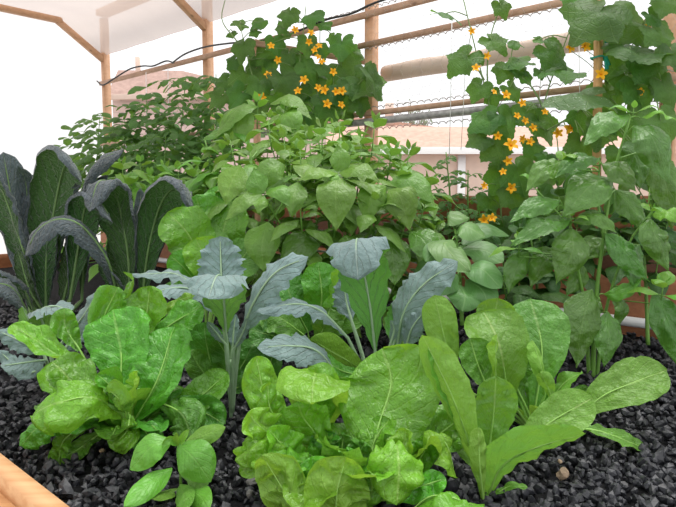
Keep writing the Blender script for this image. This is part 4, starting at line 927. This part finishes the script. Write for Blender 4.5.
for m_ in ([(505, 290, 2.2), (500, 200, 2.2), (492, 120, 2.18), (478, 60, 2.2), (462, -6, 2.2)], [(520, 290, 2.2), (528, 180, 2.16), (545, 100, 2.12), (566, 40, 2.08), (585, -8, 2.05)], [(500, 150, 2.18), (488, 90, 2.2), (490, 40, 2.22), (504, -4, 2.22)],
           [(530, 140, 2.15), (580, 110, 2.0), (618, 70, 1.95), (640, 30, 1.92)], [(545, 110, 2.12), (530, 85, 2.14), (510, 68, 2.16)], [(612, 76, 1.96), (645, 70, 1.9), (668, 60, 1.88)], [(484, 80, 2.2), (478, 70, 2.18), (466, 64, 2.14)]): R.stemline(m_, .004, .0018)
big = [(448, 15, 30, 2.2, (.1, -.35, 1), (.6, .3)), (503, 9, 20, 2.2, (.2, -1, .4), (.5, 1)), (497, 43, 28, 2.2, (0, -.8, .8), (.4, .6)), (517, 45, 16, 2.2, (.1, -.8, .8), (1, .3)), (460, 62, 34, 2.12, (-.3, -.9, .5), (-1, .9)), (480, 58, 14, 2.18, (0, -1, .5), (.5, 1)),
 (541, 40, 14, 2.2, (0, -.7, .8), (.8, .3)), (556, 55, 34, 2.1, (.1, -.9, .5), (.7, .9)), (517, 62, 28, 2.15, (0, -.6, .9), (-1, .3)), (503, 73, 22, 2.16, (0, -1, .4), (-.4, 1)), (521, 70, 20, 2.15, (0, -.9, .6), (.8, .8)), (527, 79, 15, 2.16, (0, -1, .5), (.6, 1)),
 (558, 71, 40, 2.08, (.1, -.6, .9), (-1, .5)), (541, 74, 14, 2.1, (.2, -1, .5), (0, 1)), (478, 91, 24, 2.15, (-.2, -1, .4), (-.5, 1)), (494, 98, 20, 2.18, (0, -1, .4), (.2, 1)), (513, 92, 22, 2.14, (.1, -1, .5), (.6, 1)), (483, 121, 36, 2.12, (-.2, -.9, .6), (-.9, .6)), (505, 124, 34, 2.12, (.1, -1, .4), (.4, 1)),
 (477, 141, 26, 2.12, (-.2, -.9, .5), (-1, .6)), (497, 153, 34, 2.12, (0, -1, .3), (.3, 1)), (530, 118, 34, 2.14, (.1, -1, .4), (.4, 1)), (545, 128, 36, 2.1, (.1, -1, .4), (.5, 1)), (520, 178, 40, 2.14, (.1, -1, .3), (.2, 1)), (498, 180, 30, 2.16, (0, -1, .3), (-.3, 1)), (534, 150, 26, 2.15, (.1, -1, .4), (.3, 1)), (545, 158, 18, 2.12, (0, -.8, .7), (.3, 1)), (515, 200, 30, 2.2, (0, -1, .3), (.3, 1)), (560, 170, 30, 2.1, (0, -1, .3), (0, 1)),
 (592, 20, 62, 1.86, (-.15, -.85, .55), (-.7, 1)), (632, 27, 52, 2.02, (.1, -.95, .35), (.6, .8)), (572, 2, 30, 2.02, (.1, -.9, .5), (-.6, 1)), (622, 62, 42, 1.98, (0, -.9, .5), (-.8, .8)), (575, 97, 66, 1.84, (0, -.5, .95), (-1, .35)), (646, 50, 66, 1.84, (.05, -.42, .95), (1, .45)), (660, 38, 34, 1.98, (.1, -1, .4), (.3, 1)), (652, 72, 40, 1.98, (.1, -1, .3), (.4, 1)), (622, 82, 26, 2.0, (0, -1, .5), (-.3, 1)), (610, 100, 40, 2.0, (.1, -1, .3), (.3, 1)), (640, 96, 40, 2.02, (.1, -1, .3), (.3, 1)), (668, 92, 34, 1.96, (.1, -1, .4), (.3, 1)), (664, 6, 26, 1.96, (0, -1, .5), (-.3, 1)), (582, 120, 34, 2.05, (0, -1, .3), (-.2, 1)), (606, 45, 26, 2.04, (0, -.9, .5), (.8, .6)), (655, 18, 22, 2.05, (0, -1, .5), (.6, 1)), (630, 125, 40, 2.04, (0, -1, .3), (.2, 1)), (664, 130, 44, 1.98, (0, -1, .3), (.2, 1)),
 (505, 235, 34, 2.25, (.1, -1, .3), (.2, 1)), (530, 225, 36, 2.2, (-.1, -1, .3), (.2, 1)), (552, 205, 36, 2.15, (.1, -1, .3), (-.2, 1)), (585, 190, 38, 2.05, (.1, -1, .3), (.2, 1)), (622, 205, 40, 2.02, (.1, -1, .3), (.2, 1)), (655, 220, 42, 1.95, (-.2, -1, .3), (.2, 1)), (600, 235, 40, 2.08, (.1, -1, .3), (.2, 1)), (640, 250, 40, 2.0, (.1, -1, .3), (-.2, 1)), (560, 240, 38, 2.12, (.1, -1, .3), (.2, 1)), (528, 255, 34, 2.2, (.1, -1, .3), (.2, 1)), (668, 195, 40, 1.95, (.1, -1, .3), (.2, 1)), (580, 262, 34, 2.1, (.1, -1, .3), (.2, 1)), (490, 205, 26, 2.25, (.1, -1, .3), (.2, 1)), (545, 180, 34, 2.15, (.1, -1, .3), (.2, 1)), (672, 250, 34, 1.95, (.1, -1, .3), (.2, 1)), (600, 135, 34, 2.08, (0, -1, .3), (-.2, 1)), (655, 175, 44, 1.95, (0, -1, .2), (.2, 1)), (625, 165, 40, 2.0, (0, -1, .2), (.2, 1)), (580, 150, 30, 2.06, (0, -1, .3), (-.2, 1)), (676, 60, 34, 1.95, (0, -1, .3), (.2, 1))]
def walld(x):
    a = (x-338)/F; t = (1.7+4.5*a)/(.743+.669*a); return 4.5-.669*t
for x, y, w, d, n, tip in big:
    d = min(d, walld(x)-(.17 if y < 130 else .22))
    cleaf(R, x, y, w, d, n, tip, 'cukes' if (x, y) in ((575, 97),) else 'cuke')
for x, y, r in [(472, 31, .011), (487, 56, .012), (476, 68, .013), (506, 95, .015), (522, 103, .013), (570, 47, .017), (585, 46, .018), (601, 74, .017), (571, 128, .02), (511, 145, .022), (508, 161, .014), (522, 139, .014), (525, 121, .013), (533, 128, .014), (511, 188, .017), (484, 220, .017), (492, 218, .015), (494, 92, .01), (558, 133, .015), (530, 142, .014), (503, 172, .012), (648, 26, .012), (484, 186, .013), (635, 130, .012), (545, 112, .011), (498, 136, .013), (640, 92, .012), (517, 116, .012)]:
    dd = 1.88 if x > 565 and y < 110 else 2.02; q = P(x, y, dd); R.attach(q+V((0, .012, -.004)), .0012); flower(R, q, (rg.uniform(-.5, .5), -1, rg.uniform(-.2, .6)), r, rg)
R.done(mat='stemw')
st = thing('wooden_stake', GP(595, 1.93), 'bare wooden stake with teal ties, standing behind the tall right basil', 'stake')
b = GP(595, 1.93); m = MB(); m.beam(b-V((0, 0, .03)), P(599, -12, 1.93), .025, .022, (1, .2, 0), .004); m.build('stake_shaft', M['stake'], st)
def tie(x, y, d, label, L=.05):
    q = P(x, y, d); m = MB(); m.tube([q+V((.022*math.cos(a), .022*math.sin(a), .002*math.sin(3*a))) for a in [i*.55 for i in range(12)]], .003, 5)
    v0 = q+V((.014, -.022, 0)); m.beam(v0, v0+V((.004, -.004, -L)), .012, .002, (0, 1, 0), 0); m.beam(v0, v0+V((.012, -.003, -L*.7)), .009, .002, (0, 1, 0), 0)
    tag(m.build('plant_tie', M['tie']), label, 'tie', 'teal plant ties')
tie(598, 27, 1.93, 'upper teal plant tie knotted round the wooden stake', .055); tie(598, 58, 1.93, 'lower teal plant tie round the stake, just above a yellow flower', .04)
# tomatoes
rg = random.Random(41)
for lab, px, d, path, n, L in (
 ('leafy tomato plant at the far left in front of the corner post', 98, 4.05, [(98, 215, 4.05), (97, 160, 4.05), (100, 116, 4.02)], 32, 0.31),
 ('tall tomato vine second from the corner post, behind white strings', 146, 3.7, [(146, 225, 3.7), (148, 150, 3.68), (146, 94, 3.66)], 37, 0.29),
 ('tallest thin tomato vine in front of the second post', 184, 3.5, [(182, 230, 3.5), (180, 150, 3.48), (186, 76, 3.44)], 45, 0.29),
 ('tomato vine right of the second post, beside the cucumber tangle', 214, 3.25, [(212, 235, 3.25), (216, 150, 3.22), (216, 74, 3.2)], 42, 0.26),
 ('low bushy tomato plant behind the bright basils', 165, 3.1, [(165, 240, 3.1), (164, 190, 3.1), (166, 128, 3.08)], 32, 0.26),
 ('tomato vine leaning left between corner post and second post', 122, 3.75, [(124, 225, 3.75), (122, 170, 3.74), (128, 118, 3.72)], 30, 0.29),
 ('small tomato seedling in front of the pink wall, left of the white column', 450, 2.36, [(449, 250, 2.36), (450, 200, 2.36), (446, 152, 2.36)], 17, .115),
 ('shorter tomato seedling under the cucumber vine, beside the white column', 470, 2.3, [(471, 250, 2.3), (468, 210, 2.3), (468, 170, 2.3)], 14, .11),
 ('thin tomato seedling against the redwood boards, closest to the central basil', 432, 2.4, [(432, 250, 2.4), (430, 215, 2.4), (431, 178, 2.4)], 12, .11),
 ('spreading tomato seedling in front of the redwood boards, below the orange flowers', 492, 2.2, [(490, 262, 2.2), (484, 235, 2.2), (478, 205, 2.2)], 14, .12)):
    t_ = Plant('tomato_plant', px, d, lab, 'tomato'); tomato(t_, [P(*q) for q in path], n, L, rg); t_.done(folmat='tomato')
# ---------------------------------------------------------------- light and camera
w = bpy.data.worlds.new('overcast_sky'); bpy.context.scene.world = w; w.use_nodes = True
nt = w.node_tree; nt.nodes.clear(); o_ = nt.nodes.new('ShaderNodeOutputWorld'); bg = nt.nodes.new('ShaderNodeBackground')
tc = nt.nodes.new('ShaderNodeTexCoord'); sp = nt.nodes.new('ShaderNodeSeparateXYZ'); mr = nt.nodes.new('ShaderNodeMapRange'); cr = nt.nodes.new('ShaderNodeMix'); cr.data_type = 'RGBA'
nt.links.new(tc.outputs['Generated'], sp.inputs[0]); nt.links.new(sp.outputs[2], mr.inputs[0]); mr.inputs[1].default_value = 0; mr.inputs[2].default_value = 1
nt.links.new(mr.outputs[0], cr.inputs[0]); cr.inputs[6].default_value = (1.32, 1.33, 1.36, 1); cr.inputs[7].default_value = (2.3, 2.3, 2.3, 1)
nt.links.new(cr.outputs[2], bg.inputs[0]); bg.inputs[1].default_value = SKY = 1.0
nt.links.new(bg.outputs[0], o_.inputs[0])
sl = bpy.data.lights.new('veiled_sun', 'SUN'); sl.energy = 3.2; sl.angle = math.radians(40); sl.color = (1, .97, .92)
so = bpy.data.objects.new('veiled_sun', sl); C.objects.link(so); so.rotation_euler = (math.radians(-10), math.radians(10), 0); so.location = (0, 0, 6)
cam = bpy.data.cameras.new('camera'); cam.sensor_width = 36; cam.lens = F/676*36; cam.clip_start = .05; cam.clip_end = 200
co = bpy.data.objects.new('camera', cam); C.objects.link(co); co.location = (0, 0, CAMZ); co.rotation_euler = (math.pi/2-TILT, 0, 0)
sc = bpy.context.scene; sc.camera = co
sc.view_settings.view_transform = 'Standard'; sc.view_settings.look = 'None'; sc.view_settings.gamma = 1; sc.view_settings.use_curve_mapping = False
sc.view_settings.exposure = -0.33
sc.cycles.use_denoising = True
sc.cycles.max_bounces = 10; sc.cycles.transparent_max_bounces = 12; sc.cycles.transmission_bounces = 8; sc.cycles.diffuse_bounces = 6
GR = dict(tomato='tomato plants along the open side', lettuce='lettuces in the bed', kale='kale plants in the bed', basil='basil plants in the bed', vine='cucumber vines on the trellis', stone='pebbles on the black gravel', rail='horizontal fir rails', wire='netting edge wires', cable='black tubing runs', building='buildings outside')
for o in list(C.objects):
    if o.parent is None and 'category' in o and o['category'] in GR and 'group' not in o: o['group'] = GR[o['category']]
